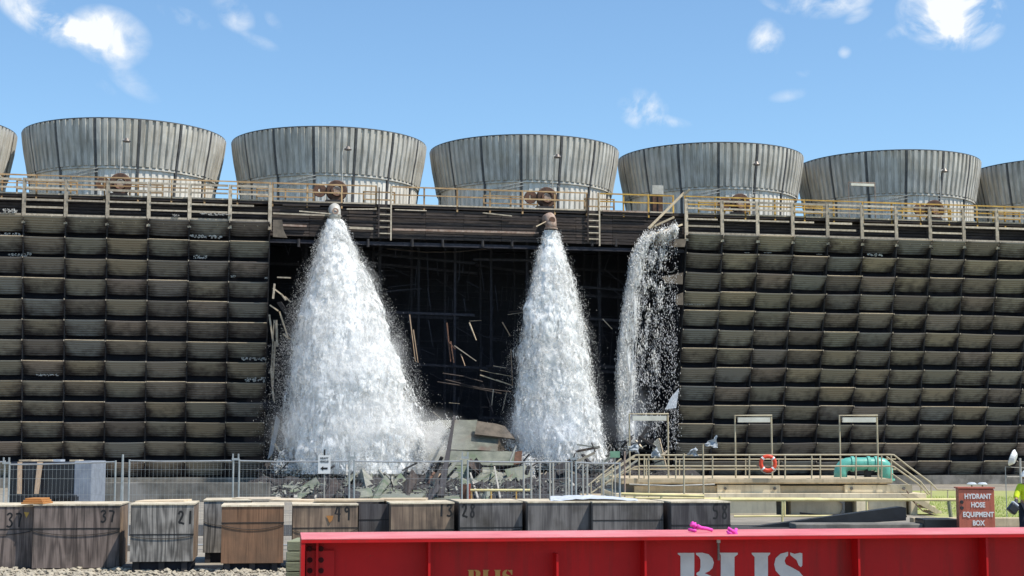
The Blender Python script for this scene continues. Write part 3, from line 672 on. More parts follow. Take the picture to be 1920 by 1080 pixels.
# ---------------- broken railing at the right corner of the collapse
for i, (a, b_, w_, lab) in enumerate((((1282, 362), (1216, 428), .17, 'longest splintered rail sloping down left of the broken corner post'), ((1218, 428), (1264, 407), .15, 'short pale rail meeting the long one at its low end'), ((1279, 421), (1206, 446), .14, 'low broken rail just above the right waterfall'), ((1279, 368), (1293, 355), .15, 'stub of rail sticking up over the corner post'))):
    p, q = tl(*a, -.1), tl(*b_, -.35); wp = TM @ p
    ob = MB().bar((0, 0, 0), q - p, w_, w_ * .8).obj('broken_rail', 'pale_wood'); ob.location = wp; ob.rotation_euler = (0, 0, T); tag(ob, lab, 'broken rail', 'broken rails at the collapse corner')
# louvre scraps sticking out along both edges of the opening
def scrap(pts, ly, m, lab, th=.05, cat='loose sheet', name='loose_sheet', corr=False):
    P_ = [tl(x, y, (l if l is not None else ly)) for x, y, *r_ in pts for l in [r_[0] if r_ else None]]
    c = sum(P_, Vector()) / len(P_); loc = TM @ c
    nrm = (P_[1] - P_[0]).cross(P_[2] - P_[1]).normalized()
    b = MB()
    if corr and len(P_) == 4:
        n = 14
        for q in range(n):
            a0, a1 = q / n, (q + .75) / n
            f0 = [P_[0].lerp(P_[1], a0) - c, P_[0].lerp(P_[1], a1) - c, P_[3].lerp(P_[2], a1) - c, P_[3].lerp(P_[2], a0) - c]
            b.prism([v + nrm * .03 for v in f0], nrm * -.05)
        b.prism([v - c - nrm * .025 for v in P_], nrm * -.03)
    else: b.prism([v - c for v in P_], nrm * th)
    ob = b.obj(name, m); ob.location = loc; ob.rotation_euler = (0, 0, T); tag(ob, lab, cat); return ob
scrap([(512, 412), (529, 412), (532, 432), (539, 446), (512, 444)], -.1, 'slab_tan', 'flared scrap of sheet beside the top left louvre')
scrap([(1266, 448), (1287, 448), (1284, 463), (1263, 463)], -.1, 'slab_tan', 'square sheet end poking out beside the top right louvre')
scrap([(1240, 519), (1281, 511), (1280, 533), (1250, 531)], .5, 'slab_tan', 'torn sheet hanging left of the third right louvre')
scrap([(1268, 553), (1281, 548), (1281, 572), (1268, 571)], .7, 'slab_tan', 'small rolled sheet end beside the fourth right louvre')
scrap([(1247, 768), (1258, 745), (1273, 728), (1268, 765)], 1.6, 'white_sheet', 'folded white sheet caught at the right corner above the tube light')
scrap([(519, 568, .4), (527, 566, .2), (577, 640, .4), (573, 646, .5)], .3, 'charred', 'long dark plank leaning out of the left broken edge')
scrap([(500, 754, 1.4), (512, 750, 1.6), (541, 799, 1.2), (539, 804, 1.2)], 1.3, 'charred', 'dark board hanging near the bottom of the left broken edge')
scrap([(519, 775, 2.3), (527, 782, 2.4), (512, 850, 2.6), (502, 862, 2.6)], 2.2, 'white_sheet', 'long pale strip dangling at the foot of the left broken edge')
scrap([(492, 752, 1.2), (505, 750, 1.2), (512, 770, 1.3), (494, 768, 1.2)], 1.3, 'charred', 'crumpled dark sheet end beside the hanging board')
scrap([(1223, 833, 2.2), (1234, 821, 2.2), (1248, 878, 2.0), (1228, 880, 2.2)], 2, 'slab_grey', 'thin ribbed board standing on end left of the first tube light post')
pb = [((506, 572), (522, 583)), ((524, 584), (540, 632)), ((538, 633), (568, 643)), ((512, 540), (528, 552)), ((528, 552), (536, 563)), ((515, 532), (512, 560)), ((520, 520), (545, 521)), ((534, 556), (545, 566)), ((531, 626), (540, 634)), ((1236, 822), (1250, 880)), ((1227, 872), (1230, 888)), ((1156, 802), (1178, 836)), ((505, 590), (512, 640)), ((514, 600), (509, 690)), ((516, 640), (511, 720)), ((508, 690), (514, 760)), ((512, 800), (507, 880)), ((518, 600), (520, 650))]
for i, (a, b_) in enumerate(pb):
    l_ = lean(tl(*a, 0).z) - .3; p, q = tl(*a, l_), tl(*b_, lean(tl(*b_, 0).z) - .5)
    ob = MB().bar((0, 0, 0), q - p, random.uniform(.07, .14), .08).obj('splintered_batten', 'pale_wood' if i < 4 or i in (8, 9, 10) else 'grey_wood'); ob.location = TM @ p; ob.rotation_euler = (0, 0, T)
    yy_ = (a[1] + b_[1]) / 2
    tag(ob, f"{'long' if math.hypot(a[0] - b_[0], a[1] - b_[1]) > 40 else 'short'} {'pale' if i < 4 or i in (8, 9, 10) else 'grey'} batten at the {'left' if a[0] < 800 else 'right'} broken edge beside louvre row {int((yy_ - 405) / 38.5) + 1} from the top{', upright' if abs(a[0] - b_[0]) < 8 else ', flat' if abs(a[1] - b_[1]) < 5 else ', slanting'}", 'batten', 'splintered battens on the broken edges')
# timbers hanging inside
hb = [((880, 605), (893, 638), .12, 'pale'), ((942, 604), (957, 630), .11, 'tan'), ((768, 590), (779, 678), .09, 'tan'), ((775, 618), (784, 680), .09, 'tan'), ((838, 605), (845, 678), .12, 'brown'), ((845, 640), (851, 680), .12, 'brown'), ((840, 640), (854, 655), .1, 'brown'), ((864, 664), (872, 686), .08, 'tan'),
      ((900, 703), (942, 717), .13, 'pale'), ((930, 712), (961, 723), .13, 'pale'), ((900, 694), (935, 702), .05, 'pale'), ((925, 686), (950, 690), .05, 'pale'), ((930, 700), (960, 706), .06, 'pale'), ((958, 655), (961, 722), .08, 'tan'), ((852, 648), (893, 677), .14, 'grey'), ((833, 600), (842, 660), .12, 'dark'),
      ((801, 470), (803, 540), .08, 'dark'), ((802, 540), (808, 582), .08, 'dark'), ((863, 455), (861, 525), .07, 'dark'), ((860, 520), (858, 530), .06, 'dark'), ((928, 535), (934, 585), .07, 'dark'), ((870, 560), (873, 585), .06, 'dark'), ((880, 602), (902, 601), .04, 'grey'), ((765, 585), (770, 620), .09, 'dark'), ((803, 600), (812, 650), .08, 'dark'),
      ((905, 720), (925, 775), .12, 'dark'), ((950, 735), (942, 770), .08, 'grey'), ((925, 730), (922, 760), .08, 'grey'), ((812, 772), (832, 790), .08, 'grey'), ((842, 755), (862, 757), .06, 'pale'), ((1130, 598), (1148, 617), .09, 'grey'), ((1095, 607), (1101, 617), .08, 'grey'), ((1120, 520), (1122, 585), .07, 'dark'), ((952, 590), (985, 585), .04, 'grey'),
      ((560, 455), (566, 470), .08, 'dark'), ((530, 446), (541, 478), .1, 'dark'), ((558, 620), (535, 660), .2, 'dark'), ((1170, 800), (1150, 830), .1, 'dark'), ((1198, 720), (1215, 780), .1, 'dark'), ((860, 745), (855, 790), .09, 'dark'), ((790, 655), (815, 665), .07, 'dark')]
MM = {'pale': 'pale_wood', 'tan': 'timber_tan', 'brown': 'rust', 'grey': 'grey_wood', 'dark': 'interior_wood'}
for a, b_, w_, m_ in hb:
    ly = 1.0 if m_ != 'dark' else 3.2; p, q = tl(*a, ly), tl(*b_, ly - random.uniform(.0, .4))
    ob = MB().bar((0, 0, 0), q - p, w_ * .75, w_ * .5, w2=w_ * .5).obj('hanging_timber', MM[m_]); ob.location = TM @ p; ob.rotation_euler = (0, 0, T)
    mx_, my_, L2 = (a[0] + b_[0]) / 2, (a[1] + b_[1]) / 2, math.hypot(a[0] - b_[0], a[1] - b_[1])
    xw = 'left of the biggest jet' if mx_ < 600 else 'just right of the biggest jet' if mx_ < 800 else 'left of the middle of the opening' if mx_ < 860 else 'in the middle of the opening' if mx_ < 915 else 'just left of the second jet' if mx_ < 1000 else 'right of the second jet'
    yw = 'high' if my_ < 560 else 'half way up' if my_ < 660 else 'low'
    tag(ob, f"{'short' if L2 < 30 else 'long' if L2 > 55 else 'medium'}{' thin' if w_ < .08 else ' thick' if w_ > .11 else ''} {m_ if m_ != 'dark' else 'charred'} timber {'leaning left' if (a[0] - b_[0]) * (a[1] - b_[1]) < 0 else 'leaning right' if abs(a[0] - b_[0]) > 6 else 'hanging plumb'} {yw} {xw}", 'timber', m_ + ' timbers hanging in the opening')
# sagging cables / slats in the opening
for pts in ([(725, 466), (800, 473), (860, 472), (930, 465), (1010, 464)], [(830, 700), (870, 706), (905, 716)], [(835, 712), (900, 728), (958, 735)], [(820, 716), (870, 724), (940, 738)], [(955, 585), (975, 583), (990, 588)]):
    P_ = [tl(x, y, 3.0) for x, y in pts]; ob = MB().tube([p - P_[0] for p in P_], .045, 6).obj('sagging_cable', 'dark_wood'); ob.location = TM @ P_[0]; ob.rotation_euler = (0, 0, T); tag(ob, {466: 'highest sagging cable strung right across the opening', 700: 'upper of the three sagging strips low in the opening', 712: 'middle of the three sagging strips low in the opening', 716: 'lowest of the three sagging strips in the opening', 585: 'short curved cable just left of the second jet'}[pts[0][1]], 'cable', 'sagging cables in the opening')

# ================================================================ WATER
def tetra_cloud(name, m, pos, size, parent, stretch=1.5):
    n = len(pos); base = np.array([[1, 1, 1], [1, -1, -1], [-1, 1, -1], [-1, -1, 1]], float) / 1.7
    ax = RN.normal(size=(n, 3)); ax /= np.linalg.norm(ax, axis=1)[:, None]; an = RN.uniform(0, 2 * np.pi, n)
    K = np.zeros((n, 3, 3)); K[:, 0, 1] = -ax[:, 2]; K[:, 0, 2] = ax[:, 1]; K[:, 1, 0] = ax[:, 2]; K[:, 1, 2] = -ax[:, 0]; K[:, 2, 0] = -ax[:, 1]; K[:, 2, 1] = ax[:, 0]
    RM = np.eye(3) + np.sin(an)[:, None, None] * K + (1 - np.cos(an))[:, None, None] * (K @ K)
    v = np.einsum('nij,kj->nki', RM, base) * size[:, None, None]; v[:, :, 2] *= stretch; v += pos[:, None, :]
    f = (np.arange(n) * 4)[:, None, None] + np.array([[0, 1, 2], [0, 3, 1], [0, 2, 3], [1, 3, 2]])[None]
    o_ = np_mesh(name, m, v.reshape(-1, 3), 3, parent, 'stuff', f); o_.data.polygons.foreach_set('use_smooth', [True] * len(o_.data.polygons)); return o_
def interp_rows(rows, ly):
    L_ = [(tl(xl, y, ly(y)), tl(xr, y, ly(y))) for y, xl, xr in rows]
    z = np.array([a.z for a, b in L_])[::-1]; xl = np.array([a.x for a, b in L_])[::-1]; xr = np.array([b.x for a, b in L_])[::-1]; yy = np.array([a.y for a, b in L_])[::-1]
    return lambda h: (np.interp(h, z, xl), np.interp(h, z, xr), np.interp(h, z, yy)), z[0], z[-1]
def mist_mat(name, col, dens, s_=.35, lo=.42, hi=.75, fade=True):
    m = bpy.data.materials.new(name); m.use_nodes = True; t = m.node_tree; t.nodes.clear(); n_ = t.nodes.new; l = t.links.new
    o = n_('ShaderNodeOutputMaterial'); v = n_('ShaderNodeVolumePrincipled'); v.inputs['Color'].default_value = (*col, 1); v.inputs['Anisotropy'].default_value = .2
    tcn = n_('ShaderNodeTexCoord'); nz = n_('ShaderNodeTexNoise'); nz.inputs['Scale'].default_value = s_; nz.inputs['Detail'].default_value = 4; nz.inputs['Distortion'].default_value = .6; l(tcn.outputs['Object'], nz.inputs['Vector'])
    mr = n_('ShaderNodeMapRange'); l(nz.outputs[0], mr.inputs[0]); mr.inputs[1].default_value = lo; mr.inputs[2].default_value = hi; mr.inputs[4].default_value = dens
    # density also thins towards the skin of the body (unit sphere scaled)
    g_ = n_('ShaderNodeTexGradient'); g_.gradient_type = 'SPHERICAL'; mp = n_('ShaderNodeMapping'); l(tcn.outputs['Generated'], mp.inputs[0]); mp.inputs['Location'].default_value = (-1, -1, -1); mp.inputs['Scale'].default_value = (2, 2, 2)
    l(mp.outputs[0], g_.inputs[0]); mu = n_('ShaderNodeMath'); mu.operation = 'MULTIPLY'; pw = n_('ShaderNodeMath'); pw.operation = 'POWER'; pw.inputs[1].default_value = 1.5; l(g_.outputs[1], pw.inputs[0]); l(mr.outputs[0], mu.inputs[0]); l(pw.outputs[0], mu.inputs[1])
    l(mu.outputs[0] if fade else mr.outputs[0], v.inputs['Density']); l(v.outputs[0], o.inputs['Volume']); MAT[name] = m
mist_mat('mist_white', (.99, .99, .99), 1.5, .55, .36, .66); mist_mat('mist_blue', (.84, .90, 1), 1.6); mist_mat('mist_jet', (.99, .99, .99), .16, .6, .3, .7, fade=False)
def jet(label, rows, lyf, ncl, per, core, fuzz, sz=(.03, .075), seed=1, mist_m='foam', bottom=0., haze=None):
    fn, z0, z1 = interp_rows(rows, lyf)
    xl, xr, yy = fn(np.array([z1])); t = thing('water_jet', label, 'water jet', ((xl[0] + xr[0]) / 2, yy[0], 0), tower=True)
    cx0, cy0 = (xl[0] + xr[0]) / 2, yy[0]
    def put(nc, npc, rad, name, s_, spread, m):
        u = RN.uniform(0, 1, nc) ** .8; zc = z1 - (z1 - z0) * u
        a, b, yv = fn(zc); hw = (b - a) / 2; c = (a + b) / 2
        rr_ = rad(nc); th = RN.uniform(0, 2 * np.pi, nc)
        keep = np.array([noise.noise(Vector((c[i] * .0 + hw[i] * rr_[i] * math.cos(th[i]) * .9 + seed * 9, hw[i] * rr_[i] * math.sin(th[i]) * .9, zc[i] * .33))) > -.12 or RN.random() < .25 for i in range(nc)])
        zc, a, b, yv, hw, c, rr_, th, u = (q[keep] for q in (zc, a, b, yv, hw, c, rr_, th, u)); nc = len(zc)
        px_, py_ = c + hw * rr_ * np.cos(th), yv + hw * .75 * rr_ * np.sin(th)
        k = np.repeat(np.arange(nc), npc); gs = (spread * (.15 + .85 * u))[k]
        q = np.stack([px_[k] + RN.normal(0, 1, len(k)) * gs, py_[k] + RN.normal(0, 1, len(k)) * gs, zc[k] + RN.normal(0, 1, len(k)) * gs * 2.3], 1)
        q[:, 0] -= cx0; q[:, 1] -= cy0; q[:, 2] = np.maximum(q[:, 2], bottom); size = RN.uniform(s_[0], s_[1], len(k)) * RN.choice([.6, .8, 1.0, 1.3], len(k))
        tetra_cloud(name, m, q, size * .9, t, 2.6)
    put(ncl, per, lambda n: np.sqrt(RN.uniform(0, 1, n)) * 1.0, 'foam_drops', sz, .16, 'foam')
    put(ncl // 2, per, lambda n: .9 + RN.uniform(0, .12, n), 'edge_drops', (sz[0] * .7, sz[1] * .8), .20, 'foam')
    if fuzz: put(int(fuzz * 1.6), 14, lambda n: 1 + np.abs(RN.normal(0, .16, n)), 'fine_spray', (.005, .014), .32, 'foam')
    core = list(core) + ([(haze[1], haze[0])] if haze else [])
    # body of falling water: nested lumpy sheets, torn open where the stream thins
    for sidx, (kk, mt) in enumerate(core):
        nz_, na = 200, 130; vs = []; fs = []
        off = Vector((seed * 17.3 + sidx * 5.1, seed * 3.7, 0))
        for j in range(nz_):
            h = z1 - (z1 - z0) * j / (nz_ - 1); a, b, yv = (float(q) for q in fn(h)); hw = (b - a) / 2 * kk; fall = j / nz_
            for i in range(na):
                th = 2 * math.pi * i / na; d = Vector((math.cos(th), .75 * math.sin(th), 0)); p = Vector(((a + b) / 2, yv, h)) + d * hw
                q1 = Vector((p.x * .55, p.y * .55, p.z * .30)) + off
                n1 = noise.fractal(q1 * 1.1, 1.0, 2.0, 4) * (.25 + .75 * fall) * .85 + noise.fractal(q1 * 5.0, .9, 2.0, 3) * .17 * (.4 + fall)
                p += d * n1 * (1 if sidx < 4 else .8); vs.append((p.x - cx0, p.y - cy0, p.z))
        for j in range(nz_ - 1):
            for i in range(na): a_ = j * na + i; b2 = j * na + (i + 1) % na; fs.append((a_, b2, b2 + na, a_ + na))
        if haze and sidx == len(core) - 1: fs += [tuple(range(na)), tuple(range((nz_ - 1) * na, nz_ * na))[::-1]]
        me = bpy.data.meshes.new('falling_water'); me.from_pydata(vs, [], fs); me.polygons.foreach_set('use_smooth', [True] * len(fs)); me.materials.append(MAT[mt])
        link('spray_haze' if haze and sidx == len(core) - 1 else 'falling_water', me, t, kind='stuff')
    return t
J1 = [(412, 616, 640), (445, 604, 655), (480, 593, 672), (540, 575, 703), (600, 558, 722), (660, 546, 744), (720, 540, 764), (780, 535, 780), (840, 532, 796), (888, 534, 800)]
jet('biggest white water jet fanning down from the left pipe', J1, lambda y: -.6 - .9 * min(1, (y - 410) / 300), 8200, 22, [(1.02, 'foam_wisp'), (.95, 'foam_torn'), (.88, 'foam_thick'), (.78, 'foam_solid')], 3500, sz=(.010, .027), seed=1)
J2 = [(432, 1020, 1046), (480, 1007, 1060), (560, 991, 1084), (640, 979, 1100), (720, 970, 1112), (800, 962, 1124), (868, 960, 1134)]
jet('narrower white water jet falling from the middle pipe', J2, lambda y: -.55 - .7 * min(1, (y - 430) / 300), 5200, 22, [(1.0, 'foam_wisp'), (.9, 'foam_torn'), (.80, 'foam_thick'), (.66, 'foam_solid')], 900, sz=(.010, .027), seed=2)
# third fall: a torn curtain sliding off the broken corner
water_mat('curtain_dense', (.94, .945, .94), .4, .44, .62, 4.5, (1, 1, .16))
water_mat('curtain_thin', (.6, .64, .7), .5, .54, .85, 5.5, (1, 1, .10))
def curtain():
    t = thing('water_curtain', 'thin torn waterfall spilling off the right corner of the collapse', 'waterfall', tuple(tl(1230, 850, 0.2).xy) + (0,), tower=True)
    ys = np.array([432, 440, 455, 480, 540, 600, 660, 720, 780, 830]); xs = np.array([1262, 1216, 1196, 1182, 1171, 1163, 1156, 1153, 1154, 1158])
    zz = np.array([tl(x, y, .1).z for x, y in zip(xs, ys)])[::-1]; xx = np.array([tl(x, y, .1).x for x, y in zip(xs, ys)])[::-1]; xr = tl(1268, 440, .1).x
    o_ = TM.inverted() @ t.location
    def put(nc, npc, qf, name, s_, sp, m, power=.9):
        u = RN.uniform(0, 1, nc) ** power; zc = zz[-1] - (zz[-1] - zz[0]) * u; q = qf(nc); lead = np.interp(zc, zz, xx)
        x = xr + (lead - xr) * q; k = np.repeat(np.arange(nc), npc); g_ = sp * (.5 + .5 * u[k])
        p_ = np.stack([x[k] + RN.normal(0, 1, len(k)) * g_ - o_.x, .1 - .5 * q[k] + RN.normal(0, .25, len(k)) - o_.y, np.maximum(.1, zc[k] + RN.normal(0, 1, len(k)) * g_ * 5)], 1)
        tetra_cloud(name, m, p_, RN.uniform(*s_, len(k)) * .8, t, 4.5)
    put(800, 18, lambda n: 1 - np.abs(RN.normal(0, .10, n)), 'foam_drops', (.012, .034), .09, 'foam')
    put(150, 30, lambda n: RN.uniform(.4, 1, n) ** .7, 'thin_streaks', (.009, .024), .05, 'foam_cold', .8)
    put(160, 26, lambda n: RN.uniform(.25, 1, n), 'top_spill', (.014, .04), .06, 'foam', 3.2)
    put(300, 10, lambda n: RN.uniform(0, .5, n), 'fine_spray', (.01, .025), .14, 'foam_cold')
    for si, (qa, qb, mt) in enumerate(((.70, 1.0, 'curtain_dense'), (.30, 1.02, 'curtain_thin'))):
        vs = []; fs = []; nq, nz_ = 40, 160
        for j in range(nz_ + 1):
            z = zz[-1] - (zz[-1] - max(zz[0], .6)) * (j / nz_); lead = float(np.interp(z, zz, xx))
            for i in range(nq + 1):
                q = qa + (qb - qa) * i / nq; x = xr + (lead - xr) * q; n1 = noise.fractal(Vector((x * 1.6, z * .35, si * 7)), 1, 2, 4)
                vs.append((x - o_.x + n1 * .14, .1 - .5 * q - o_.y + n1 * .5 - .6 * math.sin(i / nq * 3.1) * (si == 0), z))
        for j in range(nz_):
            for i in range(nq): a = j * (nq + 1) + i; fs.append((a, a + 1, a + nq + 2, a + nq + 1))
        me = bpy.data.meshes.new('water_sheet'); me.from_pydata(vs, [], fs); me.polygons.foreach_set('use_smooth', [True] * len(fs)); me.materials.append(MAT[mt]); link('water_sheet', me, t, kind='stuff')
curtain()
# splashes where the jets land, and water running over the wreckage
def splash(label, items, cat='splash', name='water_splash', m='foam'):
    c0 = tl(items[0][0], items[0][1], items[0][4]); t = thing(name, label, cat, (c0.x, c0.y, 0), tower=True)
    allp = []; alls = []
    for px, py, rx, ry, ly, n_, s_ in items:
        c = tl(px, py, ly); r1 = rx / 30; r2 = ry / 30; ncl = max(4, n_ // 24)
        cc = np.clip(RN.normal(0, .5, (ncl, 3)), -1.3, 1.3) * [r1, r1 * .4, r2]; k = np.repeat(np.arange(ncl), 24)
        q = cc[k] + RN.normal(0, .12, (len(k), 3)) + [c.x - c0.x, c.y - c0.y, c.z]; q[:, 2] = np.maximum(q[:, 2], .1); allp.append(q); alls.append(RN.uniform(s_ * .5, s_ * 1.4, len(k)))
    tetra_cloud('foam_drops', m, np.concatenate(allp), np.concatenate(alls), t, 1.2)
splash('foaming splash at the foot of the biggest jet', [(570, 872, 40, 16, -2.2, 9000, .05), (640, 860, 60, 18, -2.2, 9000, .05), (720, 852, 60, 16, -1.8, 8000, .045), (790, 835, 36, 22, -1.0, 7000, .04), (820, 815, 34, 24, -.2, 4000, .03), (565, 880, 40, 8, -2.6, 4000, .05), (620, 838, 70, 24, -2, 5000, .035)])
splash('white water streaming over wreckage below the biggest jet', [(676, 900, 9, 22, -4.6, 2600, .035), (682, 922, 9, 10, -4.8, 1200, .035), (660, 884, 20, 7, -4.2, 1500, .035), (786, 850, 6, 26, -3.6, 2400, .035), (780, 892, 14, 20, -3.8, 1800, .03), (760, 885, 22, 14, -3.8, 1100, .022), (745, 872, 12, 8, -3.8, 500, .02), (800, 875, 16, 12, -3.8, 500, .02)], 'water stream', 'water_stream')
splash('foaming splash at the foot of the middle jet', [(1010, 862, 44, 12, -2.2, 6000, .045), (1060, 864, 50, 12, -2.0, 5000, .045), (985, 846, 26, 16, -1.4, 3500, .04), (1110, 862, 24, 10, -1.6, 1200, .035), (1040, 840, 60, 20, -1.4, 3000, .03)])
splash('white water running down right of the green slab', [(988, 870, 9, 14, -3.4, 1400, .04), (994, 892, 7, 16, -3.6, 1400, .035), (1000, 918, 6, 12, -3.8, 500, .025)], 'water stream', 'water_stream')
# drifting mist round the jets: soft bodies of thin fog with swirls
def mist(label, px, py, rx, ry, ly, ry_depth, m):
    c = tl(px, py, ly); s = 30.5
    b = MB(); n1, n2 = 20, 12
    vs = [(0, 0, ry / s)] + [(rx / s * math.sin(math.pi * j / n2) * math.cos(2 * math.pi * i / n1), ry_depth * math.sin(math.pi * j / n2) * math.sin(2 * math.pi * i / n1), ry / s * math.cos(math.pi * j / n2)) for j in range(1, n2) for i in range(n1)] + [(0, 0, -ry / s)]
    fs = [(0, 1 + i, 1 + (i + 1) % n1) for i in range(n1)]
    for j in range(n2 - 2):
        for i in range(n1): a = 1 + j * n1 + i; b2 = 1 + j * n1 + (i + 1) % n1; fs.append((a, a + n1, b2 + n1, b2))
    e = len(vs) - 1; fs += [(e, e - n1 + (i + 1) % n1, e - n1 + i) for i in range(n1)]
    o = MB().add(vs, fs).obj('mist', m, kind='stuff'); o.location = TM @ c; o.rotation_euler = (0, 0, T); tag(o, label, 'mist')
mist('white mist billowing round the foot of the biggest jet', 668, 812, 175, 95, -3.4, 2.8, 'mist_white')
mist('white spray haze around the middle of the biggest jet', 655, 690, 120, 150, -3.0, 2.6, 'mist_white')
mist('white mist drifting right of the biggest jet base', 812, 822, 85, 62, -2.6, 1.6, 'mist_white')
mist('bluish mist at the foot of the middle jet', 1045, 800, 115, 80, -2.4, 2.2, 'mist_blue')
mist('faint bluish mist where the right waterfall lands', 1180, 780, 55, 80, .6, 1.8, 'mist_blue')
# pipe mouths
def pipe_mouth(px, py, m, label, cap):
    a = tl(px, py, -.6); t = thing('broken_pipe', label, 'pipe', (a.x, -.6, a.z), tower=True, group='broken riser pipes spouting water')
    s = .36
    MB().tube([(0, 1.4, .42), (0, .8, .42), (0, .35, .40), (0, .1, .22), (0, 0, -.1), (0, 0, -.34)], [s, s, s, s * 1.02, s, s], 20).obj('pipe', m, t, smooth=True)
    MB().lathe([(s, -.04), (s + .07, -.04), (s + .07, .04), (s, .04)], 20, c=(0, 0, -.34), close=True).obj('flange', m, t)
    if cap: MB().lathe([(0, -.02), (.15, -.02), (.2, .03)], 14, c=(.03, -.30, .2), axis='y').obj('cap', 'rust', t); MB().bar((-.35, -.1, .1), (-1.0, -.2, -.25), .06).obj('lever', 'pale_wood', t)
    else: MB().lathe([(.1, -.02), (.2, -.02), (.2, .03), (.1, .03)], 14, c=(0, -.34, .16), axis='y', close=True).obj('ring', 'rust_pale', t); MB().bar((-2.2, -.12, .12), (.3, -.3, -.05), .07).obj('lever', 'grey_wood', t)
pipe_mouth(628, 402, 'galv_pale', 'pale round pipe mouth spouting the biggest jet', False)
pipe_mouth(1033, 419, 'rust_pale', 'rusty pipe mouth spouting the middle jet', True)

# ================================================================ WRECKAGE at the foot
def GY(y): return 1e9 if y < 856 else (CH - .04) * F / (y - 850) * .995
def slab(pts, m, lab, th=.12, name='wreck_slab', cat='slab', Yd=93, cr=0):
    P_ = [at(x, y, min((r_[0] if r_ else Yd), GY(y))) for x, y, *r_ in pts]; c = sum(P_, Vector()) / len(P_); nrm = (P_[1] - P_[0]).cross(P_[2] - P_[1]).normalized()
    if nrm.y < 0: nrm = -nrm
    # subdivide the outline a little so its edge is not ruler straight
    Q = []
    for i, p in enumerate(P_):
        q = P_[(i + 1) % len(P_)]; k = max(1, int((q - p).length / .5))
        for s in range(k): Q.append(p.lerp(q, s / k) + Vector((random.gauss(0, .02), 0, random.gauss(0, .02))) * (1 if s else 0))
    ob = MB().prism([v - c for v in Q], nrm * th).obj(name, m); ob.location = c; tag(ob, lab, cat); return ob
slab([(849, 787, 96), (895, 787, 96), (890, 815, 95.4), (935, 820, 95.2), (933, 846, 94.6), (844, 842, 94.6)], 'slab_rust', 'tall grey green slab with rusty red top leaning back')
slab([(895, 789, 95.3), (947, 799, 95.3), (966, 823, 94.8), (890, 814, 94.9)], 'slab_tan', 'brown torn panel lying over the top right of the tall slab')
slab([(800, 790, 97), (846, 787, 97), (840, 842, 95.6), (796, 846, 95.6)], 'slab_grey', 'pale grey slab half hidden in mist left of the black pole')
slab([(905, 800, 96.5), (975, 815, 96.5), (978, 846, 95.6), (930, 846, 95.6)], 'slab_tan', 'dim brown slab behind the torn panel')
slab([(843, 846, 94.2), (966, 847, 94.2), (964, 872, 93.6), (841, 872, 93.6)], 'slab_green', 'long mossy green slab across the middle of the pile')
slab([(966, 847, 94.15), (979, 845, 94.1), (977, 869, 93.6), (963, 871, 93.6)], 'rust', 'short rusty orange plate at the right end of the mossy slab', th=.08)
slab([(841, 873, 93.3), (928, 875, 93.3), (928, 907, 92.6), (832, 907, 92.6)], 'slab_green', 'green grey slab behind the fence posts below the mossy one')
slab([(789, 841, 94.6), (838, 843, 94.6), (834, 868, 94.1), (787, 866, 94.1)], 'slab_grey', 'square pale slab just left of the black pole')
slab([(680, 864, 94.4), (732, 838, 95.4), (780, 831, 95.4), (769, 862, 94.4), (710, 872, 94)], 'slab_green', 'green grey slab wedge rising out of the foam')
slab([(778, 829, 95.3), (783, 829, 95.3), (776, 863, 94.3), (768, 863, 94.3)], 'charred', 'dark board edge at the right side of the slab wedge', name='wreck_board', cat='board')
slab([(690, 868, 93.6), (740, 858, 94.6), (770, 866, 94.2), (712, 884, 93.2)], 'charred', 'dark slab tipped below the slab wedge')
slab([(782, 920, 91.5), (800, 911, 91.8), (832, 911, 91.8), (862, 917, 91.8), (862, 936, 91.2), (776, 936, 91.2)], 'slab_green', 'low rough green lump just above the crates')
slab([(660, 868, 92.5), (712, 872, 92.8), (716, 905, 92), (690, 930, 91.5), (668, 900, 92)], 'slab_grey', 'pale green rubble slab right of the double fence post')
slab([(714, 905, 92), (760, 912, 92), (800, 925, 91.6), (790, 940, 91.4), (700, 940, 91.4)], 'slab_green', 'flat green lump under the fallen ribbed panel')
slab([(1030, 880, 95), (1060, 868, 95.6), (1100, 880, 95), (1080, 905, 94)], 'charred', 'dark board tangle below the middle jet', name='wreck_board', cat='board')
slab([(860, 838, 95), (905, 832, 95.4), (950, 862, 94.4), (925, 884, 93.8), (872, 872, 94.1)], 'slab_green', 'crumpled green sheet lying across the middle slabs', th=.05, name='broken_sheet', cat='sheet')
slab([(700, 846, 95), (752, 822, 95.6), (762, 836, 95.2), (706, 864, 94.4)], 'slab_grey', 'long pale sheet rising to the right out of the splash', th=.05, name='broken_sheet', cat='sheet')
slab([(946, 880, 93), (986, 872, 93.4), (1000, 900, 92.8), (958, 908, 92.4)], 'slab_green', 'mossy sheet tilted just left of the running water', th=.05, name='broken_sheet', cat='sheet')
slab([(905, 880, 92.8), (944, 886, 92.6), (936, 920, 89), (900, 916, 89)], 'slab_grey', 'pale square sheet leaning behind the low yellow barrier', th=.05, name='broken_sheet', cat='sheet')
q4 = random.Random(21)
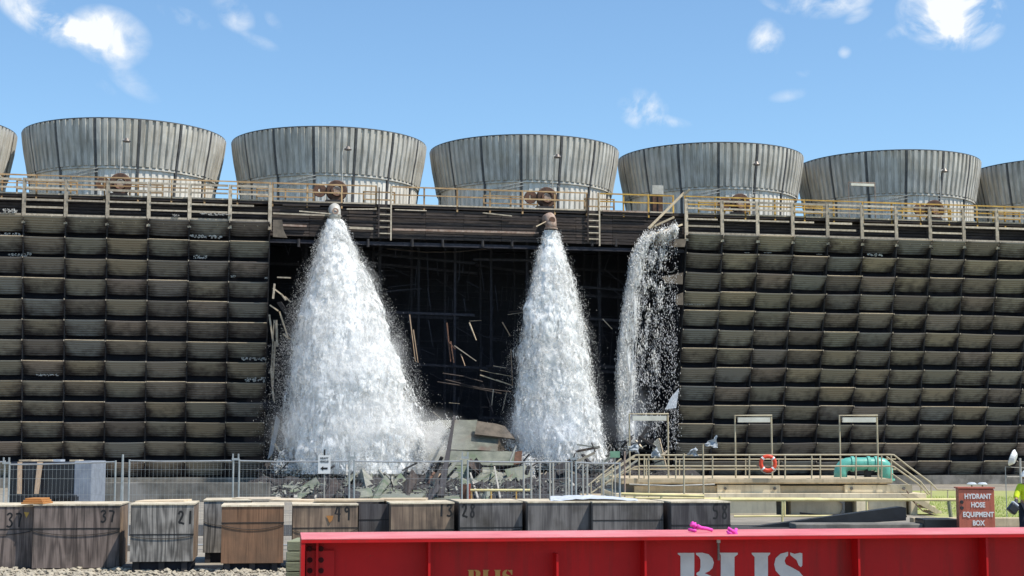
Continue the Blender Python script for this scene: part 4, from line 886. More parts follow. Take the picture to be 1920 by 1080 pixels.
for i in range(38):
    px, py = (q4.uniform(690, 1000), q4.uniform(868, 928)) if i < 24 else (q4.uniform(505, 700), q4.uniform(888, 930)) if i < 36 else (q4.uniform(1010, 1180), q4.uniform(870, 925))
    Yb_ = min(93, GY(py + 8)); r1, r2 = q4.uniform(12, 30), q4.uniform(4, 10); a_ = q4.choice([q4.gauss(.25, .2), q4.gauss(-.45, .25), q4.gauss(-.9, .2)]); ca, sa = math.cos(a_), math.sin(a_)
    cs = [(px + u * r1 * ca - v * r2 * sa * .9, py + u * r1 * sa + v * r2, Yb_ + (-v) * .5 + q4.uniform(-.1, .1)) for u, v in ((-1, -1), (q4.uniform(.85, 1), -1), (1, q4.uniform(.8, 1)), (-q4.uniform(.9, 1), 1))]
    mm_ = q4.choice(['slab_green', 'slab_green', 'slab_grey', 'dark_wood', 'charred', 'charred']); cn = {'slab_green': 'mossy green', 'slab_grey': 'pale grey', 'slab_tan': 'brown', 'charred': 'black', 'dark_wood': 'dark brown'}[mm_]
    wh = 'left of the sign' if px < 590 else 'below the sign' if px < 640 else 'right of the double fence post' if px < 705 else 'by the fallen ribbed panel' if px < 790 else 'near the long black pole' if px < 860 else 'below the green slabs' if px < 985 else 'below the middle jet'
    o = slab(cs, mm_, f"{'big' if r1 > 21 else 'small'} {cn} sheet {'lying flat' if abs(sa) < .25 else 'tipped to the right' if sa > 0 else 'tipped to the left'} {wh}, {'upper' if py < 890 else 'middle' if py < 910 else 'lower'}", th=.05, name='broken_sheet', cat='sheet'); o['group'] = cn + ' broken sheets in the wreckage'
# fallen ribbed panel
ribt = thing('fallen_ribbed_panel', 'fallen ribbed grey panel sloping down to the right', 'panel', at(749, 899, 91.6))
P4 = [at(714, 881, 91.9) - ribt.location, at(727, 876, 92.5) - ribt.location, at(787, 914, 92.1) - ribt.location, at(769, 923, 91.3) - ribt.location]
nrm = (P4[1] - P4[0]).cross(P4[2] - P4[1]).normalized(); nrm = nrm if nrm.z > 0 else -nrm
MB().prism(P4, nrm * -.06).obj('sheet', 'slab_grey', ribt)
for q in range(14):
    a0, a1 = (q + .2) / 14, (q + .6) / 14
    MB().prism([P4[0].lerp(P4[3], a0), P4[1].lerp(P4[2], a0), P4[1].lerp(P4[2], a1), P4[0].lerp(P4[3], a1)], nrm * .05).obj('rib', 'slab_grey', ribt)
MB().bar(at(712, 886, 91.7) - ribt.location, at(772, 932, 91) - ribt.location, .22, .18).obj('edge_beam', 'charred', ribt)
MB().bar(at(745, 905, 91.2) - ribt.location, at(768, 934, 90.8) - ribt.location, .10).obj('edge_beam', 'charred', ribt)
def pole(a, b_, w_, m, lab, name='wreck_beam', cat='beam', group=None, w2=None):
    p, q = at(a[0], a[1], min(a[2], GY(a[1]))), at(b_[0], b_[1], min(b_[2], GY(b_[1]))); ob = MB().bar((0, 0, 0), q - p, w_, w_ * .8, w2=w2).obj(name, m); ob.location = p; tag(ob, lab, cat, group); return ob
pole((826, 934, 91), (852, 780, 95), .30, 'charred', 'long black pole leaning upright against the slabs', w2=.12)
pole((882, 887, 90.5), (896, 934, 90), .09, 'galv_pale', 'thin pale rod leaning right of the fence post')
pole((869, 888, 90.5), (851, 884, 91), .06, 'galv_pale', 'short pale rod crossing behind the fence post')
pole((927, 875, 91), (938, 934, 90.4), .08, 'galv_pale', 'upright pale rod right of the green grey slab')
pole((795, 918, 91.5), (818, 880, 92.5), .12, 'rust', 'rusty plank leaning left of the black pole')
pole((808, 912, 91.5), (826, 890, 92.5), .2, 'timber_tan', 'short tan plank leaning left of the black pole')
lg = 'broken planks strewn over the wreckage'
rs = random.Random(11)
def plab(cn, px, py, ln, an):
    wh = ('below the left broken edge' if px < 560 else 'around the foot of the sign' if px < 625 else 'under the biggest jet' if px < 700 else 'by the fallen ribbed panel' if px < 790 else 'left of the long black pole' if px < 850 else 'below the green slabs' if px < 985 else 'below the middle jet' if px < 1100 else 'by the stair left of the platform' if px < 1180 else 'behind the platform handrail')
    sz_ = 'short' if ln < 24 else 'long' if ln > 35 else 'medium'; a_ = math.degrees(an) % 180
    po = 'lying nearly flat' if a_ < 22 or a_ > 158 else 'rising to the right' if a_ < 65 else 'standing upright' if a_ < 112 else 'rising to the left'
    hi = 'high' if py < 900 else 'low'
    return f'{sz_} {cn} plank {po} {hi} {wh}', 'broken_plank', 'plank', cn + ' planks ' + wh
for i in range(230):
    zone = rs.random()
    if zone < .42: px, py, Y = rs.uniform(496, 670), rs.uniform(884, 936), rs.uniform(90, 94)
    elif zone < .62: px, py, Y = rs.uniform(690, 850), rs.uniform(880, 934), rs.uniform(90.5, 93)
    elif zone < .8: px, py, Y = rs.uniform(930, 1150), rs.uniform(862, 930), rs.uniform(91, 95)
    else: px, py, Y = rs.uniform(1060, 1240), rs.uniform(828, 890), rs.uniform(94, 96)
    ln = rs.uniform(12, 46); an = rs.choice([rs.gauss(.5, .3), rs.gauss(2.5, .4), rs.gauss(1.3, .3)])
    m_ = rs.choice(['charred', 'charred', 'grey_wood', 'slab_grey', 'charred', 'dark_wood', 'galv_pale'])
    cn = {'charred': 'black', 'grey_wood': 'grey', 'slab_grey': 'pale grey', 'dark_wood': 'dark brown', 'galv_pale': 'bare metal'}[m_]
    pole((px, py, Y), (px + ln * math.cos(an), py - ln * math.sin(an) * .8, Y + rs.uniform(-.5, .8)), rs.uniform(.05, .2), m_, *plab(cn, px, py, ln, an))
for px, py, L_, an in ((515, 832, 60, -1.0), (520, 860, 60, -.75), (506, 905, 50, .7), (540, 842, 70, -.9), (560, 885, 60, .15), (1170, 770, 0, 0)):
    if L_: pole((px, py, 92.5), (px + L_ * math.cos(an), py - L_ * math.sin(an), 92), .12, 'grey_wood', {(515, 832): 'long grey plank highest of those leaning at the left broken edge', (520, 860): 'long grey plank leaning just above the left fence joint', (506, 905): 'grey plank rising right at the foot of the left broken edge', (540, 842): 'long grey plank leaning into the foam of the biggest jet', (560, 885): 'nearly flat grey plank left of the sign'}.get((px, py), 'x'), 'broken_plank', 'plank', 'long grey planks at the left broken edge')
# dark heap under it all
hv = []; hf = []; nx, ny = 90, 44
for j in range(ny + 1):
    for i in range(nx + 1):
        u = i / nx; v = j / ny; x = 14.2 + 27.8 * u; y = -24.0 + 30.5 * v
        h = (.25 + 1.9 * max(0, v - .55) / .45) * (.5 + .5 * math.sin(math.pi * u)) + noise.fractal(Vector((x * .5, y * .6, 3)), 1, 2, 4) * (.35 + .5 * v)
        hv.append((x - 28 - (y < 0) * y * -.12, y - 1, max(-.02, h * min(1, 4 * v + .05)))); 
for j in range(ny):
    for i in range(nx): a = j * (nx + 1) + i; hf.append((a, a + 1, a + nx + 2, a + nx + 1))
ob = MB().add(hv, hf).obj('debris_heap', 'charred', kind='stuff'); ob.location = TM @ Vector((28, 1, 0)); ob.rotation_euler = (0, 0, T); tag(ob, 'dark heap of wet rubble filling the foot of the collapse', 'debris')
# small chips over the heap
def chips(n):
    V = []; FF = []
    for i in range(n):
        p = Vector((random.uniform(14.5, 41), random.uniform(-24, 1), random.uniform(.0, .5))); p.z += max(0, p.y + 5) * .12; p.x += p.y * .12 * (p.y < 0); ln = random.uniform(.1, .45); d = Vector((random.gauss(0, 1), random.gauss(0, .6), random.gauss(0, .5))).normalized() * ln
        b = MB().bar(p, p + d, random.uniform(.03, .12), random.uniform(.02, .05)); o_ = len(V); V += b.v; FF += [tuple(q + o_ for q in f) for f in b.f]
    b = MB(); b.v = V; b.f = FF; return b
for m_, n_, lab in (('slab_grey', 1300, 'small pale splinters scattered over the heap'), ('charred', 1600, 'small black splinters scattered over the heap')):
    b = chips(n_); ob = b.obj('splinters', m_, kind='stuff'); ob.location = TM @ Vector((0, 0, 0)); ob.rotation_euler = (0, 0, T); tag(ob, lab, 'debris')

# ================================================================ MID-GROUND: platform right
YP = 54.0; S = F / YP
def zx(px, py, Y=YP): p = at(px, py, Y); return p.x, p.z
def XX(px, Y=YP): return at(px, 900, Y).x
def ZZ(py, Y=YP): return at(960, py, Y).z
pl = thing('concrete_platform', 'long beige concrete pump platform with recessed panels', 'platform', (XX(1430), YP, 0))
ox = pl.location.x
def B(xa, xb, y0, y1, pa, pb_, m, nm, par=None, Y=YP, bevel=.01):
    par = par or pl; l0 = par.location
    z1, z0 = ZZ(pa, Y), ZZ(pb_, Y)
    return MB().bb(XX(xa, Y) - l0.x, XX(xb, Y) - l0.x, y0 + Y - l0.y, y1 + Y - l0.y, max(z0, 0) - l0.z, z1 - l0.z).obj(nm, m, par, bevel=bevel)
B(1165, 1672, 0, 7, 897, 907, 'concrete', 'deck_slab')
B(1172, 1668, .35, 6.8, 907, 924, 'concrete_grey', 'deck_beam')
B(1345, 1463, .05, .5, 909, 925, 'concrete_pale', 'front_panel'); B(1584, 1711, .05, .5, 909, 924, 'concrete_pale', 'front_panel')
B(1463, 1584, .15, .5, 911, 924, 'concrete', 'front_panel'); B(1190, 1345, .15, .5, 911, 924, 'concrete', 'front_panel')
B(1150, 1730, -.42, 6.8, 924.5, 934, 'concrete_pale', 'ledge')
B(1345, 1452, -.3, 6, 934, 975, 'concrete_pale', 'wall_panel'); B(1480, 1580, -.2, 6, 934, 975, 'concrete', 'wall_panel')
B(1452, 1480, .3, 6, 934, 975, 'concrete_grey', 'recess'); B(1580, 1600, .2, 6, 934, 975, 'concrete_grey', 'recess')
B(1600, 1622, -.4, 6, 934, 975, 'concrete_pale', 'wall_panel'); B(1624, 1694, -.3, 6, 934, 975, 'concrete_pale', 'wall_panel')
B(1700, 1712, -.5, 6, 934, 975, 'concrete_pale', 'wall_panel'); B(1100, 1345, .2, 6, 934, 975, 'concrete', 'wall_panel')
for px in (1360, 1453, 1597, 1695):
    c = at(px, 916, YP - .02) - pl.location; MB().lathe([(0, -.02), (.05, -.02), (.05, .06)], 10, c=c, axis='y').obj('lifting_eye', 'steel', pl)
# curved buttress
pb_ = [at(x, y, YP - .28) - pl.location for x, y in ((1566, 935), (1584, 935), (1584, 968), (1572, 968), (1580, 955), (1580, 945))]
MB().prism(pb_, (0, .3, 0)).obj('buttress', 'concrete_grey', pl)
MB().prism([at(x, y, YP - 1.1) - pl.location for x, y in ((1690, 926), (1712, 926), (1762, 958), (1756, 964))], (0, .12, 0)).obj('stair_stringer', 'concrete', pl)
for q in range(4):
    B(1712 + q * 11, 1728 + q * 11, -.95, .3, 938 + q * 9, 943 + q * 9, 'concrete_pale', 'stair_tread')
# handrail of the platform
hr = thing('platform_handrail', 'beige tube handrail round the concrete platform', 'railing', (XX(1430), YP - .05, ZZ(905)))
def H(pts, r=.028, nm='rail', par=None, m='beige_pipe', Y=None, Ys=None):
    par = par or hr
    MB().tube([at(x, y, (q[0] if q else (Y or YP - .05))) - par.location for x, y, *q in pts], r, 8).obj(nm, m, par)
H([(1120, 900), (1188, 855), (1192, 853.5), (1670, 852.5), (1676, 853), (1700, 872), (1744, 904), (1757, 918), (1790, 918)])
H([(1120, 916), (1190, 876), (1200, 874), (1668, 874), (1676, 875), (1720, 906), (1741, 928)])
H([(1662, 856), (1700, 884), (1726, 903), (1744, 926)], .028); H([(1672, 888), (1704, 910)], .022)
for px in (1198, 1208, 1267, 1336, 1405, 1472, 1522, 1538, 1605, 1653, 1671): H([(px, 853), (px, 905)], .026, 'post')
for px, a, b_ in ((1727, 905, 925), (1746, 908, 935), (1777, 918, 935)): H([(px, a), (px, b_)], .022, 'post')
B(1196, 1672, -.1, -.06, 898, 905, 'concrete', 'kick_plate', par=pl)
# rear handrail (other side of the platform)
h2 = thing('rear_handrail', 'thin handrail along the far side of the platform', 'railing', (XX(1430, 60), 60, ZZ(905, 60)))
for py in (861, 880): H([(1185, py), (1680, py)], .024, 'rail', h2, Y=60)
for px in range(1212, 1680, 62): H([(px, 861), (px, 900)], .022, 'post', h2, Y=60)
# stairs rails at the left end
h3 = thing('stair_handrail', 'sloping beige stair handrail at the left end of the platform', 'railing', (XX(1130), YP - 1, 0))
for a, b_ in (((1100, 912), (1165, 860)), ((1108, 925), (1182, 874)), ((1118, 905), (1190, 856))): H([(*a, YP - 1), (*b_, YP - .6)], .026, 'rail', h3)
for px, a in ((1108, 905), (1128, 892), (1148, 876)): H([(px, a, YP - 1), (px, 938, YP - 1)], .022, 'post', h3)
# tube lights over the platform
for px, w_, py, lab in ((1220, 72, 776, 'leftmost of the three tube lights over the platform'), (1419, 68, 779, 'middle one of the three tube lights over the platform'), (1619, 70, 779, 'tube light on posts over the teal pipe')):
    light_frame('tube_light', lab, 'tube lights over the platform', XX(px), YP + .6, ZZ(905, YP + .6), w_ / (F / (YP + .6)), ZZ(py, YP + .6) - ZZ(905, YP + .6))
# teal pipe
tp = thing('teal_pipe', 'arched teal pump pipe behind the platform railing', 'pipe', (XX(1617, 57), 57, ZZ(905, 57)))
def A57(x, y, d=0): return at(x, y, 57 + d) - tp.location
arc = [A57(1576, 903)] + [A57(1576 + 17 * (1 - math.cos(t_)), 886 - 16 * math.sin(t_)) for t_ in [q * math.pi / 12 for q in range(0, 7)]] + [A57(1650 - 0 + 12 * math.sin(t_), 886 - 16 * math.cos(t_)) for t_ in [q * math.pi / 12 for q in range(0, 7)]] + [A57(1662, 903)]
MB().tube(arc, .24, 20).obj('pipe', 'teal_pipe', tp, smooth=True)
for px in (1598, 1628, 1642): MB().lathe([(.24, -.05), (.285, -.05), (.285, .05), (.24, .05)], 20, c=A57(px, 870), axis='x', close=True).obj('flange', 'teal_pipe', tp)
for px in (1576, 1662): MB().lathe([(.24, 0), (.31, 0), (.31, .07), (.24, .07)], 20, c=A57(px, 901), close=True).obj('flange', 'teal_pipe', tp)
MB().bb(A57(1622, 0).x, A57(1632, 0).x, -.15, .15, 0, A57(0, 880).z).obj('support', 'charred', tp)
for i, (pts_, r_, m_, lab, cat) in enumerate((([(1500, 962, 48), (1540, 966, 47.5), (1600, 964, 47.6), (1640, 970, 47), (1700, 968, 47)], .03, 'black_paint', 'black hose lying along the foot of the platform wall', 'hose'), ([(1700, 920, 53.2), (1712, 940, 53), (1730, 958, 52.6), (1752, 966, 50.5)], .02, 'rust', 'thin rusty conduit curving down beside the small stair', 'conduit'), ([(1180, 908, 53.4), (1260, 911, 53.3), (1340, 908, 53.4)], .025, 'galv_pale', 'grey conduit slung below the platform edge on the left', 'conduit'))):
    Pq = [at(*q) for q in pts_]; ob = MB().tube([p - Pq[0] for p in Pq], r_, 8).obj(cat, m_); ob.location = Pq[0]; tag(ob, lab, cat)
# lifebuoy
lb = thing('lifebuoy', 'orange red lifebuoy hanging on the platform railing', 'lifebuoy', at(1440, 869, YP - .16)); rb = .245
b = MB(); pts = [(rb * math.cos(2 * math.pi * i / 28), 0, rb * math.sin(2 * math.pi * i / 28)) for i in range(29)]
MB().tube(pts, .068, 10, cap=False).obj('ring', 'buoy', lb, smooth=True)
for q in range(4):
    a = math.pi / 4 + q * math.pi / 2; c = Vector((rb * math.cos(a), 0, rb * math.sin(a))); d = Vector((-math.sin(a), 0, math.cos(a)))
    MB().tube([c - d * .03, c + d * .03], .073, 10).obj('band', 'white_paint', lb)
MB().tube([(.33 * math.cos(2 * math.pi * i / 24), -.03, .33 * math.sin(2 * math.pi * i / 24) - .02) for i in range(13, 24)], .012, 6).obj('rope', 'rope', lb)
# bags tied on poles
for i, (px, py, bx, by, sz, lab) in enumerate(((1171, 846, 1188, 842, 22, 'pale plastic bag tied to the leftmost pole near the stair'), (1216, 855, 1228, 852, 18, 'small pale bag fluttering on the second pole'), (1282, 850, 1299, 850, 20, 'pale bag tied to the third pole from the left'), (1318, 833, 1334, 833, 24, 'highest pale bag, on the tallest pole'))):
    Yb = 51.5; pt = at(px, py, Yb)
    p_ = MB().tube([(0, 0, 0), (0, 0, pt.z)], .028, 8).obj('pole', 'rust_pale' if i == 0 else 'beige_pipe'); p_.location = (pt.x, Yb, 0); tag(p_, 'thin upright pole carrying a ' + lab.split(',')[0].replace('tied to', 'at').replace('fluttering on', 'at'), 'pole', 'poles carrying plastic bags')
    c = at(bx, by, Yb); r_ = sz / 2 / (F / Yb); vs = []; fs = []; n = 9
    for a in range(n + 1):
        for b_ in range(n + 1):
            u, v = a / n, b_ / n; x = -1.0 + 2.0 * u; z = (v - .5) * 2 * (.18 + .85 * u) + .35 * u
            q = noise.noise_vector(Vector((u * 2.7 + i * 5, v * 2.9, i))) * .45
            vs.append(Vector((x, 0, z)) * r_ * .9 + Vector((q.x, q.y * 2.2, q.z)) * r_)
    for a in range(n):
        for b_ in range(n): k = a * (n + 1) + b_; fs.append((k, k + 1, k + n + 2, k + n + 1))
    ob = MB().add(vs, fs).obj('plastic_bag', 'bag'); ob.location = c; ob.rotation_euler = (0, R(rs.uniform(-25, 5)), 0)
    s_ = ob.modifiers.new('thick', 'SOLIDIFY'); s_.thickness = .008; tag(ob, lab, 'plastic bag', 'pale bags tied on poles')
gb = thing('green_sign_box', 'small pale green box on a post left of the stair rail', 'box', (at(1153, 850, 52).x, 52, 0)); MB().bb(-.16, .16, -.08, .08, ZZ(858, 52), ZZ(846, 52)).obj('box', 'green_board', gb); MB().tube([(0, .0, 0), (0, 0, ZZ(858, 52))], .02, 8).obj('post', 'galv_pale', gb)
# yellow pipe barriers in front
yb = thing('yellow_barrier', 'long pale yellow pipe barrier before the concrete platform', 'barrier', (at(1450, 940, 47).x, 47, 0))
H([(1165, 926), (1320, 930), (1320, 937), (1800, 937)], .045, 'rail', yb, 'yellow_paint', Y=47); H([(1165, 934), (1540, 935)], .03, 'rail', yb, 'yellow_paint', Y=47.4); H([(1376, 968), (1650, 967)], .03, 'rail', yb, 'yellow_paint', Y=47)
for px, a, b_ in ((1467, 938, 985), (1471, 938, 968), (1625, 938, 967), (1350, 930, 985), (1240, 928, 985), (1190, 927, 985)): H([(px, a), (px, b_)], .035, 'post', yb, 'yellow_paint', Y=47)
MB().tube([at(1779, 940, 47) - yb.location, at(1783, 970, 47) - yb.location], .06, 8).obj('post', 'timber_green', yb)
y2 = thing('yellow_low_rail', 'short yellow barrier behind the crates below the green slabs', 'barrier', (at(940, 920, 60).x, 60, 0))
H([(882, 919), (998, 919)], .045, 'rail', y2, 'yellow_paint', Y=60)
for px in (884, 921, 968, 996): H([(px, 920), (px - 1, 965)], .035, 'post', y2, 'rail_yellow', Y=60)
rp = thing('red_post', 'short rusty red steel post behind the double fence post', 'post', (at(873, 920, 60.5).x, 60.5, 0)); MB().bb(-.2, .2, -.1, .1, 0, ZZ(908, 60.5)).obj('web', 'rust', rp); MB().bb(-.2, -.12, -.2, .2, 0, ZZ(907, 60.5)).obj('flange', 'rust', rp); MB().bb(.12, .2, -.2, .2, 0, ZZ(907, 60.5)).obj('flange', 'hydrant_side', rp)
# black hose trough / kerb on the ground
kb = MB().prism([at(x, y, 44.5) for x, y in ((1372, 993), (1560, 968), (1690, 950), (1699, 952), (1699, 976), (1560, 984), (1480, 990))], (0, .5, 0)).obj('black_trough', 'black_tarp'); tag(kb, 'black sloping conveyor belt strip lying before the yellow barrier', 'belt')
kb = MB().bb(at(1722, 0, 43.5).x, at(1785, 0, 43.5).x, 43, 44, 0, ZZ(972, 43.5)).obj('black_crate', 'black_tarp', bevel=.02); tag(kb, 'low black plastic trough left of the hydrant box', 'trough')
kb = MB().bb(at(1480, 0, 44).x, at(1722, 0, 44).x, 43.2, 44.2, 0, .16).obj('kerb', 'concrete_grey', kind='structure', bevel=.03)
kb = MB().bb(at(1700, 0, 45.6).x, at(1920, 0, 45.6).x + 3, 45, 45.4, 0, ZZ(971, 45)).obj('low_wall', 'concrete', bevel=.02); tag(kb, 'low pale concrete kerb wall running behind the hydrant box', 'wall')

# hydrant box
hx = thing('hydrant_box', 'dull red hydrant hose cabinet with white lettering', 'cabinet', (at(1829, 0, 42).x, 42, 0), R(-7))
hw_ = 64 / (F / 42) / 2; ht = ZZ(916, 42)
MB().bb(-hw_ + .03, hw_, 0, .62, .06, ht).obj('cabinet_body', 'hydrant_side', hx, bevel=.01); MB().bb(-hw_ + .0, hw_ + .01, -.03, -.003, .10, ht - .03).obj('door', 'hydrant_red', hx, bevel=.008)
MB().bb(-hw_ - .01, hw_ + .03, -.05, .66, ht, ht + .035).obj('roof', 'hydrant_red', hx); MB().bb(-hw_ + .05, hw_ - .05, .05, .55, 0, .06).obj('plinth', 'charred', hx)
for z in (ht - .36, ht - .52): MB().lathe([(0, -.03), (.045, -.03), (.05, 0)], 12, c=(-hw_ + .08, -.032, z), axis='y').obj('latch', 'charred', hx)
def text(s, size, m, parent, x, y, z, align='CENTER', ext=.004, sx=1., bold=0):
    cu = bpy.data.curves.new('t', 'FONT'); cu.body = s; cu.size = size; cu.align_x = align; cu.align_y = 'CENTER'; cu.extrude = ext; cu.offset = bold
    o_ = bpy.data.objects.new('t', cu); COL.objects.link(o_); bpy.context.view_layer.update()
    me = bpy.data.meshes.new_from_object(o_.evaluated_get(bpy.context.evaluated_depsgraph_get())); COL.objects.unlink(o_); bpy.data.objects.remove(o_)
    me.materials.clear(); me.materials.append(MAT[m]); ob = link('lettering', me, parent, loc=(x, y, z), rot=(R(90), 0, 0)); ob.scale = (sx, 1, 1); return ob
for s, py in (('HYDRANT', 931), ('HOSE', 947), ('EQUIPMENT', 965), ('BOX', 981)):
    text(s, .185, 'white_paint', hx, .04, -.036, ZZ(py, 42), sx=.80, bold=.006)
# two dark lamps behind the box and flood light at the right edge
for px, lab in ((1822, 'left dark ground lamp behind the hydrant box'), (1842, 'right dark ground lamp behind the hydrant box')):
    p = at(px, 909, 60); t = thing('ground_lamp', lab, 'lamp', (p.x, 60, 0), group='ground lamps behind the hydrant box'); MB().tube([(0, 0, 0), (0, 0, p.z)], .03, 8).obj('post', 'steel', t); MB().lathe([(0, .05), (.12, .04), (.2, -.03), (.16, -.06), (0, -.05)], 14, c=(0, 0, p.z + .05)).obj('lamp_head', 'white_sheet', t)
fl = thing('flood_light', 'white flood light on a frame at the right edge', 'flood light', (at(1914, 0, 50).x, 50, 0))
zt = ZZ(859, 50)
MB().tube([(0, 0, 0), (0, 0, zt)], .035, 8).obj('post', 'galv_pale', fl); MB().lathe([(0, -.05), (.17, -.04), (.28, .08), (.26, .10), (.12, .02), (0, .02)], 20, c=(0, 0, 0), axis='y').obj('lamp_head', 'white_paint', fl, loc=(-.2, -.05, zt - .01), rot=(R(20), 0, R(60)))
for q in (0, 1): MB().tube([(-.42, .2, 0), (-.42, .2, zt - .28), (.5, .2, zt - .33)], .015, 6).obj('frame_tube', 'galv_pale', fl) if q == 0 else MB().tube([(-.42, .2, zt - .6), (.5, .2, zt - .6)], .012, 6).obj('frame_tube', 'galv_pale', fl)

# ================================================================ FENCE of temporary panels
YF = 34.0
def fence(xa, xb, ytopl, ytopr, label, group='temporary mesh fence panels', Ya=YF, Yb_=YF):
    a = at(xa, 0, Ya); b_ = at(xb, 0, Yb_); t = thing('temporary_fence', label, 'fence', (a.x, Ya, 0), group=group)
    w_ = b_.x - a.x; dy = Yb_ - Ya; za, zb = at(0, ytopl, Ya).z, at(0, ytopr, Yb_).z
    MB().tube([(0, 0, .05), (0, 0, za + .03)], .02, 8).obj('post', 'galv', t); MB().tube([(w_, dy, .05), (w_, dy, zb + .03)], .02, 8).obj('post', 'galv', t)
    MB().tube([(0, 0, za), (w_ * .33, dy * .33, za * .67 + zb * .33 - .012), (w_ * .66, dy * .66, za * .34 + zb * .66 - .008), (w_, dy, zb)], .017, 8).obj('top_rail', 'galv', t)
    MB().tube([(0, 0, .12), (w_, dy, .12)], .017, 8).obj('bottom_rail', 'galv', t)
    m_ = MB(); n = int(w_ / .085)
    for i in range(1, n): x = w_ * i / n; y = dy * i / n; zt_ = za + (zb - za) * i / n; m_.bar((x, y, .12), (x, y, zt_), .003)
    for z in (.25, .55, .85, 1.2, 1.55, 1.75): m_.bar((0, 0, z), (w_, dy, z), .005)
    m_.obj('wire_mesh', 'galv', t, kind='stuff')
    MB().bb(-.12, .3, -.2, .2, 0, .12).obj('foot_block', 'concrete_grey', t)
FL = [(-200, 8, 868, 866, 'mesh fence panel cut off at the left edge'), (17, 216, 871, 866, 'sagging fence panel in front of the black wrapped pallet'), (242, 437, 864, 864, 'fence panel before the louvres left of the broken edge'), (448, 655, 864, 865, 'fence panel that carries the heavy vehicles sign'), (664, 866, 865, 865, 'fence panel in front of the fallen ribbed panel'), (877, 1072, 865, 866, 'fence panel in front of the green slabs'), (1080, 1162, 867, 869, 'short fence panel at the right end of the fence')]
for xa, xb, a, b_, lab in FL: fence(xa, xb, a, b_, lab)
for k, (px, py, lab) in enumerate(((228, 852, 'tallest fence post at the corner left of crate 21'), (233, 857, 'second tall corner post left of crate 21'))):
    p = at(px, py, YF - .15); o = MB().tube([(0, 0, 0), (-.03 if k else .03, 0, p.z)], .022, 8).obj('fence_post', 'galv'); o.location = (p.x, YF - .15, 0); tag(o, lab, 'post', 'loose corner fence posts')
for px, py in ((442, 861), (660, 858), (872, 858), (1076, 860), (12, 868)):
    p = at(px, py, YF); o = MB().box((0, 0, 0), (.16, .05, .05)).box((-.06, 0, .06), (.03, .03, .12)).box((.06, 0, .06), (.03, .03, .12)).obj('fence_clamp', 'galv'); o.location = p; tag(o, {442: 'clamp on the fence posts right of crate 21', 660: 'clamp on the fence posts right of the sign', 872: 'clamp on the fence posts before the green slabs', 1076: 'clamp on the fence posts before the middle jet', 12: 'clamp on the fence posts at the left edge'}[px], 'clamp', 'clamps joining the fence posts')
# thin uprights right of the slabs
for i, (px, ya) in enumerate(((982, 868), (996, 866), (1012, 864), (1031, 862), (1037, 866), (1061, 862), (1066, 866), (1093, 862), (1101, 866), (1131, 862))):
    p = at(px, ya, 48); o = MB().tube([(0, 0, 0), (0, 0, p.z)], .03, 6).obj('scaffold_tube', 'galv_pale'); o.location = (p.x, 48, 0); tag(o, ('leftmost', 'second', 'third', 'fourth', 'fifth', 'sixth', 'seventh', 'eighth', 'ninth', 'rightmost')[i] + ' of the thin upright tubes before the middle jet', 'tube', 'upright tubes before the middle jet')
lw = thing('low_wall', 'low dark grey concrete wall behind the fence on the left', 'wall', (at(330, 0, 68).x, 68, 0)); MB().bb(at(165, 0, 68).x - lw.location.x, at(505, 0, 68).x - lw.location.x, 0, .4, 0, ZZ(905, 68)).obj('wall_slab', 'concrete_grey', lw, bevel=.02)
# sign
sg = thing('direction_sign', 'white sign reading heavy vehicles with a black left arrow', 'sign', at(608, 871, YF - .12))
q_ = F / (YF - .12); sw, sh = 23 / q_, 34 / q_
MB().bb(-sw / 2, sw / 2, 0, .012, -sh / 2, sh / 2).obj('board', 'white_paint', sg, bevel=.002)
text('HEAVY', .062, 'black_paint', sg, 0, -.003, .135, bold=.001, ext=.002, sx=.95); text('VEHICLES', .062, 'black_paint', sg, 0, -.003, .062, bold=.001, ext=.002, sx=.72)
ar = [(-.085, 0), (-.02, .05), (-.02, .022), (.075, .022), (.075, -.022), (-.02, -.022), (-.02, -.05)]
MB().prism([Vector((x, -.001, z - .085)) for x, z in ar], (0, -.003, 0)).obj('arrow', 'black_paint', sg)
MB().tube([(.0, .03, -1.9), (0, .03, .1), (0, .03, sh / 2 + .13)], .012, 8).obj('stake', 'galv_pale', sg); MB().bb(-.018, .018, .01, .03, sh / 2 + .0, sh / 2 + .13).obj('handle', 'black_paint', sg)

# black wrapped pallet behind fence
YW = 38.0
wp = thing('wrapped_pallet', 'black wrapped load with tan boards leaning on it', 'pallet', (at(100, 0, YW).x, YW, 0))
def WX(px): return at(px, 0, YW).x - wp.location.x
MB().bb(WX(18), WX(140), 0, 1.4, 0, ZZ(866, YW)).obj('black_wrap', 'black_tarp', wp, bevel=.03)
MB().bb(WX(139), WX(172), -.02, 1.3, .2, ZZ(864, YW)).obj('grey_wrap', 'grey_film', wp, bevel=.02)
for a, b_, c in ((33, 41, 36), (70, 80, 68)):
    MB().prism([at(a, 866, YW - .03) - wp.location, at(b_, 866, YW - .03) - wp.location, at(c + 4, 926, YW - .25) - wp.location, at(c - 4, 926, YW - .25) - wp.location], (0, .03, 0)).obj('board', 'timber_tan', wp)
    MB().bb(WX(a), WX(b_ + 16), .05, .9, ZZ(865, YW) + .0, ZZ(862, YW)).obj('top_board', 'pale_wood', wp)
MB().bb(WX(95), WX(110), .1, .5, ZZ(865.5, YW), ZZ(861.5, YW)).obj('top_board', 'white_sheet', wp); MB().bb(WX(127), WX(145), .1, .5, ZZ(865.5, YW), ZZ(862, YW)).obj('top_board', 'pale_wood', wp)
b = MB(); 
for i in range(9):
    b.box((WX(112 + 5 * i), -.5 + .05 * math.sin(i * 2), ZZ(934 - 7 * math.sin(i / 8 * 3.1), YW)), (.12, .3, .1))
b.obj('crumpled_sheet', 'black_tarp', wp)

